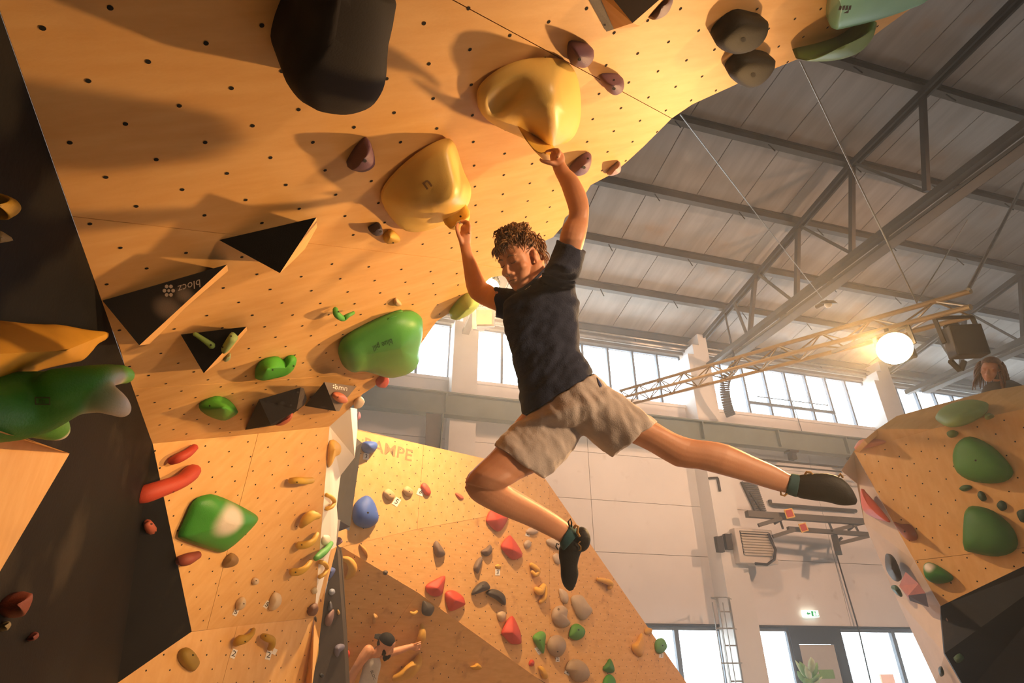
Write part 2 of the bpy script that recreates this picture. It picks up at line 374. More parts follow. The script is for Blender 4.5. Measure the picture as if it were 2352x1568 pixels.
# ------------------------------------------------------------------ climbing walls
WL = empty('wall_left', PA(700, 500), 'steep plywood climbing wall overhanging the climber, dotted with bolt holes', None); WL['kind'] = 'structure'
U = V((.85, -.283, .444)).normalized()
P1, P2 = PA(0, 30), PA(165, 497)
e = (P1-P2).normalized(); Pb = P1+e*((P1.y+1.4)/-e.y)
PbR = Pb+U*4.2
LIP = [(2300, -95), (2120, 0), (2030, 65), (1990, 95), (1830, 137), (1700, 190), (1590, 240), (1543, 272)]
LIP2 = [(1543, 272), (1480, 335), (1440, 372), (1405, 400), (1357, 425), (1330, 470), (1298, 500), (1292, 520), (1270, 545), (1240, 558), (1180, 620)]
LIP3 = [(1180, 620), (1160, 631), (1128, 637), (1100, 662), (1060, 700), (1003, 738), (962, 797), (940, 838), (905, 852)]
LIP4 = [(905, 852), (880, 866), (859, 888), (833, 905), (805, 936), (757, 979)]
A = lambda l: [PA(*p) for p in l]
pan = [A([(1040, 0)])+[PA(1040, 0)+e*.0]+[]]
S2a = PA(1040, 0); S2d = (PA(1040, 0)-PA(1543, 272)).normalized()
k = 1.15; S2top = S2a+S2d*k
panel(PA, None, WL, pts=A(LIP[::-1])[0:1]+[S2a, S2top, PbR]+A(LIP)[:-1])
panel(PA, None, WL, pts=[P1, P2, PA(720, 560), PA(1000, 592)]+A(LIP2[::-1])+[S2a, S2top, PbR+V((-.01, 0, -.004)), Pb])
panel(PA, None, WL, mt=PLY, pts=A([(165, 497), (240, 720), (275, 800), (300, 893), (640, 872)])+A(LIP3[::-1])+A([(1000, 592), (720, 560)]))
panel(PA, None, WL, mt=PLY, pts=A([(300, 893), (350, 1018)])+[A_r]+A(LIP4[::-1][1:])+A([(640, 872)]))
MB().prism([Pb, P1, P2, A_l, A_r]+A(LIP4[::-1][1:])+A(LIP3[::-1])+A(LIP2[::-1])+A(LIP[::-1])+[PbR], -PA.n*.05).build('backing_board', PLYE, WL).location = -PA.n*.022
PA_POLY = [(0, 30), (165, 497), (240, 720), (350, 1018), (757, 979)]+LIP4[::-1][1:]+LIP3[::-1]+LIP2[::-1]+LIP[::-1]+[(2300, -95), (1900, -240), (-240, -240), (-100, -240)]
UP_A = [(-100, -260), (0, 30), (165, 497), (720, 560), (1000, 592)]+LIP2[::-1][1:-1]+LIP[::-1]+[(2300, -240)]
UP_B = [(170, 510), (240, 720), (350, 1012), (750, 975)]+LIP4[::-1][1:]+LIP3[::-1]+[(1000, 600), (720, 568)]
holes(PA, 'A', [UP_A], WL); holes(PA, 'B', [UP_B], WL)
# facet under the crease (two panels), kicker (two panels), end facet
panel(PC, None, WL, pts=[A_l, PA(593, 995).lerp(A_r, 0)]+[PC(475, 1446), C_l])
panel(PC, None, WL, pts=[PA(593, 995), A_r, C_r, PC(475, 1446)])
MB().prism([A_l, A_r, C_r, C_l], -PC.n*.05).build('backing_board', PLYE, WL).location = -PC.n*.022
holes(PC, 'Cg', [[(352, 1025), (755, 988), (722, 1412), (440, 1445)]], WL, r=.0062)
Dl, Dr = PD(250, 1580), PD(700, 1580); DM, DMb = PD(545, 1437), PD(508, 1580)
DlF, DrF, DMF = (p+V((0, 0, -p.z-.0))+((p-C_l)*0) for p in (Dl, Dr, DMb))
panel(PD, None, WL, pts=[C_l, DM, DMb, PD.drop(V((DMb.x, DMb.y, .02))), PD.drop(V((Dl.x-.2, Dl.y-.3, .02))), Dl])
panel(PD, None, WL, pts=[DM, C_r, Dr, PD.drop(V((Dr.x, Dr.y, .02))), PD.drop(V((DMb.x, DMb.y, .02))), DMb])
MB().prism([C_l, C_r, PD.drop(V((Dr.x, Dr.y, 0))), PD.drop(V((Dl.x-.2, Dl.y-.3, 0)))], -PD.n*.05).build('backing_board', PLYE, WL).location = -PD.n*.022
holes(PD, 'D', [[(440, 1455), (722, 1422), (700, 1575), (255, 1575)]], WL, r=.0065)
# black side wall below the overhang
kb = [PK.drop(V((q.x, q.y, 0))) for q in (Pb, PD(270, 1568))]
MB().prism([Pb, P1, P2, A_l, PD(270, 1568), kb[1], kb[0]], -PK.n*.03).build('black_panel', BLACK, WL)
MB().prism([A_l, C_l, PD(270, 1568)], V((-.03, .02, 0))).build('black_panel', BLACK, WL)
MB().prism([PK(-160, 930, .01), PK(0, 990, .16), PK(160, 1041, .01), PK(0, 1312, .01), PK(-200, 1500, .01)], -PK.n*.01).build('plywood_panel', PLY, WL)
# pale end facet beside the far edge, grey prism and dark slab next to it
E0, E1 = A_r, C_r
E2, E3 = at(820, 938, 5.75), at(772, 1262, 6.0)
E4, E5 = at(716, 1580, 5.3), PD(700, 1580)
MB().prism([E0, PA(805, 936), E2, at(821, 985, 5.85), at(815, 1050, 5.85), at(782, 1092, 5.8), at(773, 1164, 5.85), at(776, 1192, 5.9), at(782, 1194, 5.95), at(771, 1262, 6.0), at(760, 1262, 5.75), C_r], V((-.02, .05, 0))).build('white_panel', WHITEP, WL)
MB().prism([C_r, at(760, 1262, 5.75), at(774, 1254, 6.0), at(748, 1351, 5.8), at(733, 1471, 5.6), E4, E5], V((-.02, .05, 0))).build('plywood_panel', PLY, WL)
WD = empty('wall_center', PR(1000, 1300), 'bright plywood climbing wall with a painted word and many small coloured holds', None); WD['kind'] = 'structure'
RT_ = [(770, 976), (818, 988), (957, 1018)]
panel(PR, [(770, 977), (973, 1021), (958, 1215), (760, 1262)], WD)
panel(PR, [(973, 1021), (1080, 1045), (1176, 1067), (1240, 1082), (1262, 1113), (1262, 1160), (958, 1215)], WD)
panel(PR, [(760, 1262), (958, 1215), (1262, 1160), (1262, 1573), (1230, 1554), (785, 1255)], WD, PLY2)
panel(PR, [(1262, 1113), (1480, 1428), (1440, 1700), (1270, 1584), (1262, 1573)], WD, PLY2)
panel(PR, [(1480, 1428), (1600, 1600), (1660, 1690), (1600, 1800), (1440, 1700)], WD, PLY2)
bl = [PR(760, 970), PR(1240, 1082), PR(1660, 1690), PR(1600, 1800), PR(785, 1255)]
MB().prism(bl, -PR.n*.05).build('backing_board', PLYE, WD).location = -PR.n*.022
g0 = PR(785, 1255); lw = lambda p: PLW(*p)
LB = [PLW.drop(V((q.x, q.y, 0))) for q in (g0, R2)]
panel(PLW, None, WD, PLY2, pts=[g0, lw((960, 1360)), lw((860, 1500)), lw((760, 1580)), lw((740, 1400))])
panel(PLW, None, WD, PLY2, pts=[lw((960, 1360)), R2, lw((1330, 1630)), lw((1200, 1760)), lw((760, 1760)), lw((760, 1580)), lw((860, 1500))])
MB().prism([g0, R2, lw((1330, 1630)), lw((1200, 1790)), lw((740, 1790)), lw((740, 1400))], -PLW.n*.05).build('backing_board', PLYE, WD).location = -PLW.n*.022
holes(PR, 'R', [[(822, 995), (1240, 1086), (1560, 1545), (1600, 1600), (1240, 1556), (790, 1250)]], WD, 90, .0075)
GL_ = [(800+x/7.84, 1180+y/7.84) for x, y in [(532, 1220), (685, 1285), (840, 1363), (412, 1363), (573, 1450), (730, 1530), (255, 1300), (360, 1108), (200, 1022), (993, 1447), (133, 1450), (297, 1535), (112, 777), (35, 958)]]
GL_ += [(780+x/7.84, 1368+y/7.84) for x, y in [(455, 60), (885, 57), (615, 142), (178, 142), (1043, 137), (343, 230), (778, 222), (505, 313), (933, 305), (228, 400), (1095, 382), (392, 485), (820, 475), (1650, 450), (980, 548), (555, 560), (1395, 540), (110, 572), (280, 652), (1130, 630), (437, 737), (1800, 530), (1945, 600), (600, 810), (162, 825), (1030, 797), (1585, 855), (320, 910), (2085, 670), (2235, 745), (2125, 910), (1480, 1020), (1880, 1003), (2265, 980), (1640, 1085), (2030, 1075), (1775, 1165), (1115, 1280), (1920, 1230), (2210, 1370), (1815, 1405), (1960, 1465), (1280, 1388), (2065, 1300), (1690, 1300), (1400, 1480)]]
mb = MB(); x_ = PLW.n.orthogonal().normalized(); y_ = PLW.n.cross(x_)
for p in GL_:
    c = PLW(*p, .0012); mb.add([c+(x_*math.cos(a)+y_*math.sin(a))*.0075 for a in (2*math.pi*k/10 for k in range(10))], [tuple(range(10))])
tag(mb.build('bolt_hole_grid', HOLE, WD, fix=False), kind='stuff')
# grey prism volume and dark slab between the two walls
gv = empty('grey_volume', at(800, 1120, 6.2), 'tall grey faceted volume wedged between the pale end panel and the sign wall', 'climbing volume')
gq = [at(795, 985, 6.1), at(831, 1016, 6.25), at(804, 1209, 6.25), at(774, 1192, 6.05), at(768, 1120, 6.0), at(790, 1050, 6.0)]
MB().prism(gq, V((.0, .25, 0))).build('face', GREYP, gv)
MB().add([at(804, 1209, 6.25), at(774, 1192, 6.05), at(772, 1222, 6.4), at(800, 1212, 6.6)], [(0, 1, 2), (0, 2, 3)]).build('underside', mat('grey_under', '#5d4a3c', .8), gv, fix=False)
sl = [at(774, 1250, 6.4), at(778, 1262, 6.55), at(784, 1380, 6.5), at(789, 1456, 6.45), at(796, 1600, 6.4), at(690, 1600, 5.9)]
MB().prism(sl, V((.05, .3, 0))).build('dark_slab', mat('dark_slab', '#4f463d', .7, .1, 6, .1, 100), WL)
# boulder on the other side
WR = empty('wall_right', PW(2150, 1200), 'free-standing boulder of plywood with green holds and a black base', None); WR['kind'] = 'structure'
w = lambda p, h=0: PW(*p, h)
T0, T1, T2, T3 = (1961, 1036), (2140, 975), (2345, 925), (2480, 890)
panel(PW, [(1961, 1036), (2140, 985), (2352, 938), (2500, 905), (2500, 1240), (2100, 1287)], WR)
panel(PW, [(2100, 1287), (2500, 1240), (2500, 1262), (2352, 1300), (2160, 1392)], WR)
MB().prism([w((1961, 1036)), w((2500, 905)), w((2500, 1262)), w((2352, 1300)), w((2160, 1392))], -PW.n*.05).build('backing_board', PLYE, WR).location = -PW.n*.022
holes(PW, 'W', [[(1966, 1040), (2140, 990), (2352, 945), (2450, 930), (2450, 1260), (2352, 1290), (2160, 1385)]], WR, 60, .0068)
# sloping top facet
S0, S1, S2, S3 = w((1961, 1036)), w((2140, 985)), w((2352, 938)), w((2500, 905))
up2 = [at(2015, 985, 6.0), at(2060, 955, 6.1), at(2150, 930, 6.1), at(2278, 896, 5.9), at(2345, 940, 5.05)]
MB().prism([S0, S1, w((2345, 940)), up2[3], up2[2], up2[1], up2[0], at(1985, 1010, 5.9)], V((.05, .02, -.03))).build('plywood_panel', PLY, WR)
MB().prism([w((2345, 940)), w((2500, 905)), at(2500, 860, 5.3), up2[3]], V((.05, .02, -.03))).build('plywood_panel', PLY, WR)
# pale side facet facing the hall and dark base
MB().prism([S0, w((2100, 1287)), w((2160, 1392)), at(2170, 1500, 5.25), at(2222, 1590, 5.2), at(2190, 1600, 5.6), at(2150, 1568, 6.0), at(2058, 1372, 6.3), at(1985, 1200, 6.3), at(1968, 1110, 6.25), at(1932, 1080, 6.1)], V((.06, .05, 0))).build('white_panel', mat('pale_panel', '#cdb8a6', .7, .05), WR)
base = [w((2160, 1392)), w((2352, 1300)), w((2500, 1262)), at(2520, 1700, 4.2), at(2260, 1700, 4.6), at(2222, 1590, 4.9), at(2170, 1500, 5.0)]
MB().prism(base, V((.08, .08, 0))).build('black_panel', BLACK, WR)
# ------------------------------------------------------------------ climbing holds
def chalk_mat(name, col=None, spots=(), rough=.5, chalk='#d9cbbd', bump=.15, **kw):
    mt = mat(name, col, rough, .06, 5, bump, 180, **kw)
    if spots:
        N, L = mt.node_tree.nodes, mt.node_tree.links; b = N['Principled BSDF']
        src = b.inputs['Base Color'].links[0].from_socket
        geo = N.new('ShaderNodeNewGeometry')
        for p, r in spots:
            d = N.new('ShaderNodeVectorMath'); d.operation = 'DISTANCE'; L.new(geo.outputs['Position'], d.inputs[0]); d.inputs[1].default_value = p
            mr = N.new('ShaderNodeMapRange'); mr.inputs[1].default_value = r; mr.inputs[2].default_value = r*.35; mr.inputs[3].default_value = 0; mr.inputs[4].default_value = .92; mr.interpolation_type = 'SMOOTHSTEP'
            L.new(d.outputs['Value'], mr.inputs[0])
            mx = N.new('ShaderNodeMix'); mx.data_type = 'RGBA'; L.new(mr.outputs[0], mx.inputs['Factor']); L.new(src, mx.inputs['A']); mx.inputs['B'].default_value = lin(chalk); src = mx.outputs['Result']
        L.new(src, b.inputs['Base Color'])
    return mt
def HM(c):
    return mat('hold_'+c.lstrip('#'), c, .55, .07, 7, .22, 260, stain=('#c9b7a4', 9, .68, .3))
def E(cx, cy, rx, ry, rot=0, n=12):
    r = math.radians(rot)
    return [(cx+rx*math.cos(a)*math.cos(r)-ry*math.sin(a)*math.sin(r), cy+rx*math.cos(a)*math.sin(r)+ry*math.sin(a)*math.cos(r)) for a in (2*math.pi*k/n for k in range(n))]
def spline(pts, n, closed=True):
    k = len(pts); out = []
    m_ = n
    for i in range(m_):
        t = i*k/m_ if closed else i*(k-1)/(m_-1); j = int(t) if closed else min(int(t), k-2); f = t-j
        P = [pts[(j+d) % k] if closed else pts[min(max(j+d, 0), k-1)] for d in (-1, 0, 1, 2)]
        out.append(tuple(.5*(2*P[1][c]+(P[2][c]-P[0][c])*f+(2*P[0][c]-5*P[1][c]+4*P[2][c]-P[3][c])*f*f+(-P[0][c]+3*P[1][c]-3*P[2][c]+P[3][c])*f**3) for c in range(len(pts[0]))))
    return out
def nearest_on(path, p):
    best = None
    if len(path) == 1: return path[0]
    for a, b in zip(path, path[1:]):
        dx, dy = b[0]-a[0], b[1]-a[1]; t = max(0, min(1, ((p[0]-a[0])*dx+(p[1]-a[1])*dy)/max(1e-9, dx*dx+dy*dy)))
        q = tuple(a[c]+(b[c]-a[c])*t for c in range(3)); dd = (q[0]-p[0])**2+(q[1]-p[1])**2
        if best is None or dd < best[0]: best = (dd, q)
    return best[1]
BV = {}
def bvh_of(o):
    if o.name not in BV:
        off = WLOC[o.name]; me = o.data
        BV[o.name] = BVHTree.FromPolygons([v.co+off for v in me.vertices], [tuple(p.vertices) for p in me.polygons])
    return BV[o.name]
def decal(target, px_loops, name, mt, lift=.0012, faces=None):   # print lying on a surface
    t = bvh_of(target); mb = MB(); vs = []
    for px in px_loops:
        r = ray(*px).normalized(); hit = t.ray_cast(CAM, r)
        if hit[0] is None: hit = t.find_nearest(CAM+r*(WLOC[target.name]-CAM).dot(r))
        nn = hit[1] if hit[1].dot(r) < 0 else -hit[1]
        vs.append(hit[0]+nn*lift)
    mb.add(vs, faces or [tuple(range(len(vs)))])
    par = target
    return mb.build(name, mt, par, fix=False)
def bolt(o, px, py, rp=3.2):
    return decal(o, [(px+rp*math.cos(a), py+rp*.9*math.sin(a)) for a in (2*math.pi*k/10 for k in range(10))], 'bolt_hole', HOLE)
def text_mesh(s, extr=0, bold=False):
    cu = bpy.data.curves.new('t', 'FONT'); cu.body = s; cu.align_x = 'CENTER'; cu.align_y = 'CENTER'; cu.resolution_u = 2
    if bold: cu.offset = .012
    o = bpy.data.objects.new('t', cu); me = o.to_mesh(); vs = [v.co.copy() for v in me.vertices]; fs = [tuple(p.vertices) for p in me.polygons]
    o.to_mesh_clear(); bpy.data.objects.remove(o); bpy.data.curves.remove(cu); return vs, fs
def print_text(target, s, cx, cy, h, ang, mt, name='lettering', sx=1, shear=0, bold=False, vx=None, vy=None):
    vs, fs = text_mesh(s, bold=bold); a = math.radians(ang)
    ux, uy = vx or (math.cos(a), math.sin(a)); wx, wy = vy or (math.sin(a), -math.cos(a))
    return decal(target, [(cx+(v.x*sx*ux+v.y*wx)*h, cy+(v.x*sx*uy+v.y*wy)*h) for v in vs], name, mt, .0015, fs)
HN = {}
def hold(pl, outline, ridge, col, label, p=2.0, hs=.25, n=30, group=None, bolts=(), smooth=True, rings=7, name='climbing_hold', cat='climbing hold', soft=True, base=.0015, neck=.94):
    mt = HM(col) if isinstance(col, str) else col
    ol = spline(outline, n) if soft else outline; n = len(ol)
    H = max(r[2] for r in ridge); hb = hs*H
    O = [pl(x, y, hb) for x, y in ol]
    RG = [nearest_on(ridge, q) for q in ol]; Rp = [pl(q[0], q[1], q[2]) for q in RG]
    cen = sum(O, V((0, 0, 0)))/n
    rs = [[pl.drop(cen+(o-cen)*neck, base) for o in O], [o.copy() for o in O]]
    for k in range(1, rings+1):
        t = k/rings; f = (1-(1-t)**p)**(1/p)
        # vertical-ish wall first for domes: radius follows the circle, height the arc
        rad = 1-t
        ring = []
        for i in range(n):
            a, b = pl.drop(Rp[i], 0), pl.drop(O[i], 0)
            ring.append(a+(b-a)*rad+pl.n*(hb+(RG[i][2]-hb)*f))
        rs.append(ring)
    mb = MB().loft(rs, cap=False); mb.f.append(tuple(range(n-1, -1, -1)))
    o = mb.build(name, mt, None, smooth, loc=pl.drop(cen, base), fix=False)
    bm = bmesh.new(); bm.from_mesh(o.data); bmesh.ops.remove_doubles(bm, verts=bm.verts, dist=.0004); bmesh.ops.recalc_face_normals(bm, faces=bm.faces)
    for fc in bm.faces: fc.smooth = smooth
    bm.to_mesh(o.data); bm.free()
    tag(o, label, cat, group)
    for b in bolts: bolt(o, *b)
    return o
def tubehold(pl, path, col, label, group=None, bolts=(), n=10, k=16, flat=1):   # path of (px, py, height, radius px)
    pp = spline(path, k, closed=False); pts = [pl(x, y, h) for x, y, h, r in pp]; rr = [r*dep(q)/FPX for (x, y, h, r), q in zip(pp, pts)]
    pts = [q if (q-CAM).dot(pl.n)-pl.d > r_+.002 else pl.drop(q, r_+.002) for q, r_ in zip(pts, rr)]
    fl_ = lambda q, r_: q if (q-CAM).dot(pl.n)-pl.d > r_ else pl.drop(q, r_)
    mb = MB().tube([fl_(pts[0]+(pts[0]-pts[1]).normalized()*rr[0]*.6, rr[0]*.7)]+pts+[fl_(pts[-1]+(pts[-1]-pts[-2]).normalized()*rr[-1]*.6, rr[-1]*.7)], [rr[0]*.45]+rr+[rr[-1]*.45], n)
    o = mb.build('climbing_hold', HM(col), None, True, fix=True); o.data.polygons.foreach_set('use_smooth', [True]*len(o.data.polygons))
    tag(o, label, 'climbing hold', group)
    for b in bolts: bolt(o, *b)
    return o
def volume(pl, vs, parts, label, name='climbing_volume', cat='climbing volume', group=None):
    pts = [pl(x, y, h) for x, y, h in vs]; cen = sum(pts, V((0, 0, 0)))/len(pts)
    r = empty(name, pl.drop(cen, 0), label, cat, group); out = []
    for nm, mt, fs in parts:
        for grp in (fs if nm == 'back_side' or nm == 'side_face' else [fs]):
            grp = [grp] if isinstance(grp, tuple) else grp; us = sorted({i for f in grp for i in f})
            out.append(MB().add([pts[i] for i in us], [tuple(us.index(i) for i in f) for f in grp]).build(nm, mt, r, fix=False))
    return r, out
PUR, YEL, YELD, GRN, TEAL, RED, BLU, TAN, GRY, BRN, OLV = '#6a4a5c', '#e6bd55', '#c99a32', '#3f8f2c', '#7db79c', '#cf4630', '#3f62b4', '#c9a577', '#a9a096', '#6d5a50', '#3a3114'
INK = mat('ink', '#2a2620', .7, 0); INKB = mat('ink_brown', '#8a6a44', .7, 0); CHALK = mat('chalk_print', '#c4b8aa', .8, 0); PAPER = mat('tag_paper', '#eee6dc', .7, .02)
# --- main overhang
o = hold(PA, [(712, -60), (690, 40), (662, 110), (650, 165), (668, 205), (700, 238), (745, 250), (790, 252), (840, 236), (868, 205), (884, 160), (888, 80), (890, -60)], [(790, -40, .26), (770, 90, .24)], chalk_mat('black_hold', '#231e1f', [(PA(858, 235, .08), .10), (PA(889, 60, .1), .07)], rough=.8, bump=.06, chalk='#6d5c5a', spec=.3), 'giant matt black teardrop hold hanging above the yellow holds', hs=.5, p=2.4, n=40)
def cage(pl, rim, inner, faces, mt, label, hr=.03, sub=2, ridges=()):
    R_ = [pl(x, y, hr) for x, y in rim]; I_ = [pl(*q) for q in inner]; n = len(rim); cen = sum(R_, V((0, 0, 0)))/n
    base = [pl.drop(cen+(q-cen)*.97, .0015) for q in R_]; mid = [pl.drop(q, hr*.55) for q in R_]
    vs = R_+I_+mid+base; m0 = n+len(I_); fs = list(faces)
    for i in range(n):
        j = (i+1) % n; fs += [(j, i, m0+i, m0+j), (m0+j, m0+i, m0+n+i, m0+n+j)]
    fs.append(tuple(m0+n+i for i in range(n)))
    o = MB().add(vs, fs).build('climbing_hold', mt, None, True, loc=pl.drop(cen, .0015))
    bm = bmesh.new(); bm.from_mesh(o.data); cl_ = bm.edges.layers.float.new('crease_edge'); bm.verts.ensure_lookup_table()
    pairs = {(i, (i+1) % n): .75 for i in range(n)}; pairs.update({(m0+i, m0+(i+1) % n): .5 for i in range(n)})
    for r_ in ridges:
        for a, b_ in zip(r_, r_[1:]): pairs[(a, b_)] = .45
    for (a, b_), c_ in pairs.items():
        ed = bm.edges.get((bm.verts[a], bm.verts[b_]))
        if ed: ed[cl_] = c_
    bm.to_mesh(o.data); bm.free()
    s = o.modifiers.new('s', 'SUBSURF'); s.levels = s.render_levels = sub
    dg = bpy.context.evaluated_depsgraph_get(); dg.update(); me = bpy.data.meshes.new_from_object(o.evaluated_get(dg)); o.modifiers.clear(); o.data = me
    return tag(o, label, 'climbing hold')
YB = chalk_mat('yellow_big', '#e6c065', [], rough=.42, bump=.06)
I = lambda k: 14+k
yelA = cage(PA, [(1290, 139), (1219, 136), (1151, 159), (1104, 199), (1096, 222), (1101, 277), (1198, 315), (1238, 338), (1284, 337), (1320, 322), (1334, 280), (1337, 235), (1330, 180), (1314, 150)],
    [(1219, 162, .075), (1168, 181, .06), (1119, 211, .06), (1114, 235, .055), (1119, 272, .06), (1150, 243, .025), (1216, 204, .11), (1182, 248, .12), (1150, 280, .085), (1267, 156, .09), (1279, 238, .21), (1269, 347, .24)],
    [(1, 2, I(1), I(0)), (2, 3, I(2), I(1)), (3, 4, I(3), I(2)), (4, 5, I(4), I(3)), (0, 1, I(0), I(9)), (I(0), I(1), I(5), I(6)), (I(1), I(2), I(5)), (I(2), I(3), I(5)), (I(3), I(4), I(5)), (I(4), I(8), I(7), I(5)), (I(5), I(7), I(6)),
     (I(0), I(6), I(10), I(9)), (I(6), I(7), I(10)), (I(7), 7, I(11), I(10)), (I(7), I(8), 6, 7), (I(8), I(4), 5, 6), (0, I(9), 12, 13), (I(9), I(10), 11, 12), (I(10), 9, 10, 11), (I(10), I(11), 8, 9), (I(11), 7, 8)], YB, 'larger yellow scooped hold gripped by the raised straight arm', ridges=[(I(0), I(6), I(7), I(8)), (I(9), I(10), I(11)), (I(0), I(1), I(2), I(3), I(4))])
I = lambda k: 13+k
yelB = cage(PA, [(1034, 316), (980, 342), (919, 390), (876, 439), (876, 470), (903, 508), (928, 533), (970, 537), (1028, 513), (1078, 481), (1088, 429), (1065, 402), (1051, 335)],
    [(1029, 338, .07), (980, 366, .07), (925, 413, .06), (889, 458, .055), (930, 467, .13), (985, 472, .19), (1045, 464, .22), (1036, 388, .14), (1053, 430, .20)],
    [(0, 1, I(1), I(0)), (1, 2, I(2), I(1)), (2, 3, I(3), I(2)), (3, 4, I(3)), (I(0), I(1), I(5), I(7)), (I(1), I(2), I(4), I(5)), (I(2), I(3), I(4)), (I(5), I(6), I(8)), (I(5), I(8), I(7)), (0, I(0), 12), (I(0), I(7), 11, 12), (I(7), I(8), 10, 11), (I(8), I(6), 9, 10),
     (I(3), 4, 5, I(4)), (I(4), 5, 6, 7), (I(4), 7, I(5)), (I(5), 7, 8), (I(5), 8, I(6)), (I(6), 8, 9)], YB, 'yellow scooped hold with a printed letter above the bent arm', ridges=[(I(0), I(7), I(8), I(6)), (I(0), I(1), I(2), I(3)), (I(3), I(4), I(5), I(6))])
print_text(yelB, 'n', 980, 421, 40, -35, INKB, bold=True)
hold(PA, [(1022, 515), (1050, 497), (1077, 481), (1073, 500), (1062, 514), (1045, 521)], [(1050, 507, .16)], YEL, 'small yellow wedge hold under the printed yellow hold, held by a hand', hs=.6, n=18, bolts=[(1058, 497, 2.6)])
hold(PA, [(1205, 318), (1240, 335), (1278, 346), (1272, 356), (1255, 362), (1235, 350)], [(1250, 349, .24)], YELD, 'small tan wedge hold at the tip of the scooped hold', hs=.6, n=18)
for pts, rg, lb, bl in [
    ([(1310, 102), (1340, 102), (1362, 112), (1362, 130), (1345, 150), (1322, 150), (1308, 140)], (1330, 130, .08), 'plum hold next to the grey edge of the wooden volume', [(1331, 136, 4)]),
    ([(1380, 178), (1415, 174), (1432, 182), (1428, 205), (1410, 215), (1392, 206)], (1408, 195, .08), 'plum hold with two screws beside the diagonal panel joint', [(1410, 203, 4), (1410, 184, 2.5)]),
    ([(1357, 353), (1335, 362), (1312, 385), (1310, 396), (1325, 402), (1345, 394), (1356, 375)], (1336, 382, .07), 'plum hold beside the raised forearm', [(1341, 384, 4), (1350, 364, 2.5)]),
    ([(843, 322), (852, 330), (861, 365), (850, 382), (828, 390), (802, 385), (800, 378), (820, 345)], (834, 365, .09), 'plum hold with a bright bolt, alone on the dark plywood', [(838, 369, 4)]),
    ([(1424, 372), (1425, 390), (1412, 399), (1395, 402), (1400, 392), (1414, 380)], (1412, 390, .05), 'pale lilac hold peeking over the rim of the overhang', [])]:
    hold(PA, pts, [rg], '#a58a90' if 'lilac' in lb else PUR, lb, group='plum holds on the overhang', n=22, bolts=bl, p=1.7)
hold(PA, [(846, 526), (868, 514), (876, 519), (878, 533), (860, 538)], [(866, 526, .05)], '#3f3545', 'tiny dark hold beside a small yellow chip hold', n=14, bolts=[(874, 531, 3)])
hold(PA, [(880, 545), (898, 528), (918, 545), (916, 556), (890, 560)], [(896, 545, .045)], YELD, 'small yellow chip hold under the printed yellow hold', p=1.1, n=14, bolts=[(903, 557, 2)])
hold(PA, [(905, 688), (912, 685), (923, 698), (915, 702), (905, 699)], [(912, 694, .025)], TAN, 'tiny tan chip hold above the flat green hold', n=12)
for pts, rg, lb in [([(1642, 92), (1660, 65), (1700, 37), (1740, 42), (1765, 52), (1755, 85), (1725, 112), (1680, 122), (1652, 110)], (1712, 82, .09), 'upper olive-brown teardrop hold of a pair beside the teal hold'),
                    ([(1673, 165), (1700, 135), (1740, 126), (1780, 137), (1770, 165), (1745, 190), (1715, 200), (1688, 187)], (1735, 163, .085), 'lower olive-brown teardrop hold of a pair at the rim of the overhang')]:
    hold(PA, pts, [rg], chalk_mat('olive_hold', '#241d0d', rough=.65, spec=.15), lb, group='olive teardrop holds', n=28, bolts=[(rg[0]-5, rg[1]+9, 6)], p=2.8, hs=.55)
tl = hold(PA, [(1912, -10), (1905, 40), (1907, 60), (1920, 62), (2000, 42), (2080, 14), (2130, -10), (2150, -60), (1920, -60)], [(1935, 20, .11), (2040, -10, .12)], chalk_mat('teal_hold', '#86bfa6', rough=.25, bump=.02), 'glossy teal hold with a barred emblem at the overhang rim', p=2.6, hs=.4, n=36)
for k in range(4): decal(tl, [(1929+k*7.2, 13), (1934+k*7.2, 12), (1932+k*7.2, 22), (1926+k*7.2, 23)], 'emblem_bar', INK)
decal(tl, [(1925, 26), (1950, 23), (1948, 30), (1938, 30)], 'emblem_foot', INK)
hold(PA, [(1828, 134), (1890, 118), (1950, 96), (1995, 58), (2014, 52), (2005, 80), (1975, 112), (1930, 130), (1880, 137)], [(1930, 108, .12)], chalk_mat('green_gloss', '#75924c', rough=.3, bump=.02), 'glossy olive-green hold wrapping over the overhang rim', p=2.2, hs=.5, n=30)
v, fs = volume(PA, [(1345, -14, .005), (1375, -14, .02), (1410, 67, .02), (1393, 73, .005), (1398, -14, .05), (1453, 53, .15), (1530, -14, .12), (1538, -14, .005), (1470, 60, .005)],
    [('grey_edge', GREYP, [(0, 1, 2, 3)]), ('plywood_side', PLY, [(1, 4, 5, 2)]), ('dark_face', mat('brown_volume', '#4a3a28', .7, .1), [(4, 6, 5)]), ('plywood_edge', PLY, [(6, 7, 8, 5), (5, 8, 2)])], 'wooden volume with a dark face and grey edge strip at the frame top')
decal(fs[0], [(1386, 55), (1391, 54), (1392, 58), (1387, 59)], 'print', INK)
hold(PA, [(1490, 42), (1510, 25), (1528, 4), (1532, -12), (1545, -12), (1532, 22), (1512, 38)], [(1520, 15, .06)], '#94828a', 'lilac hold tucked behind the wooden volume', n=16)
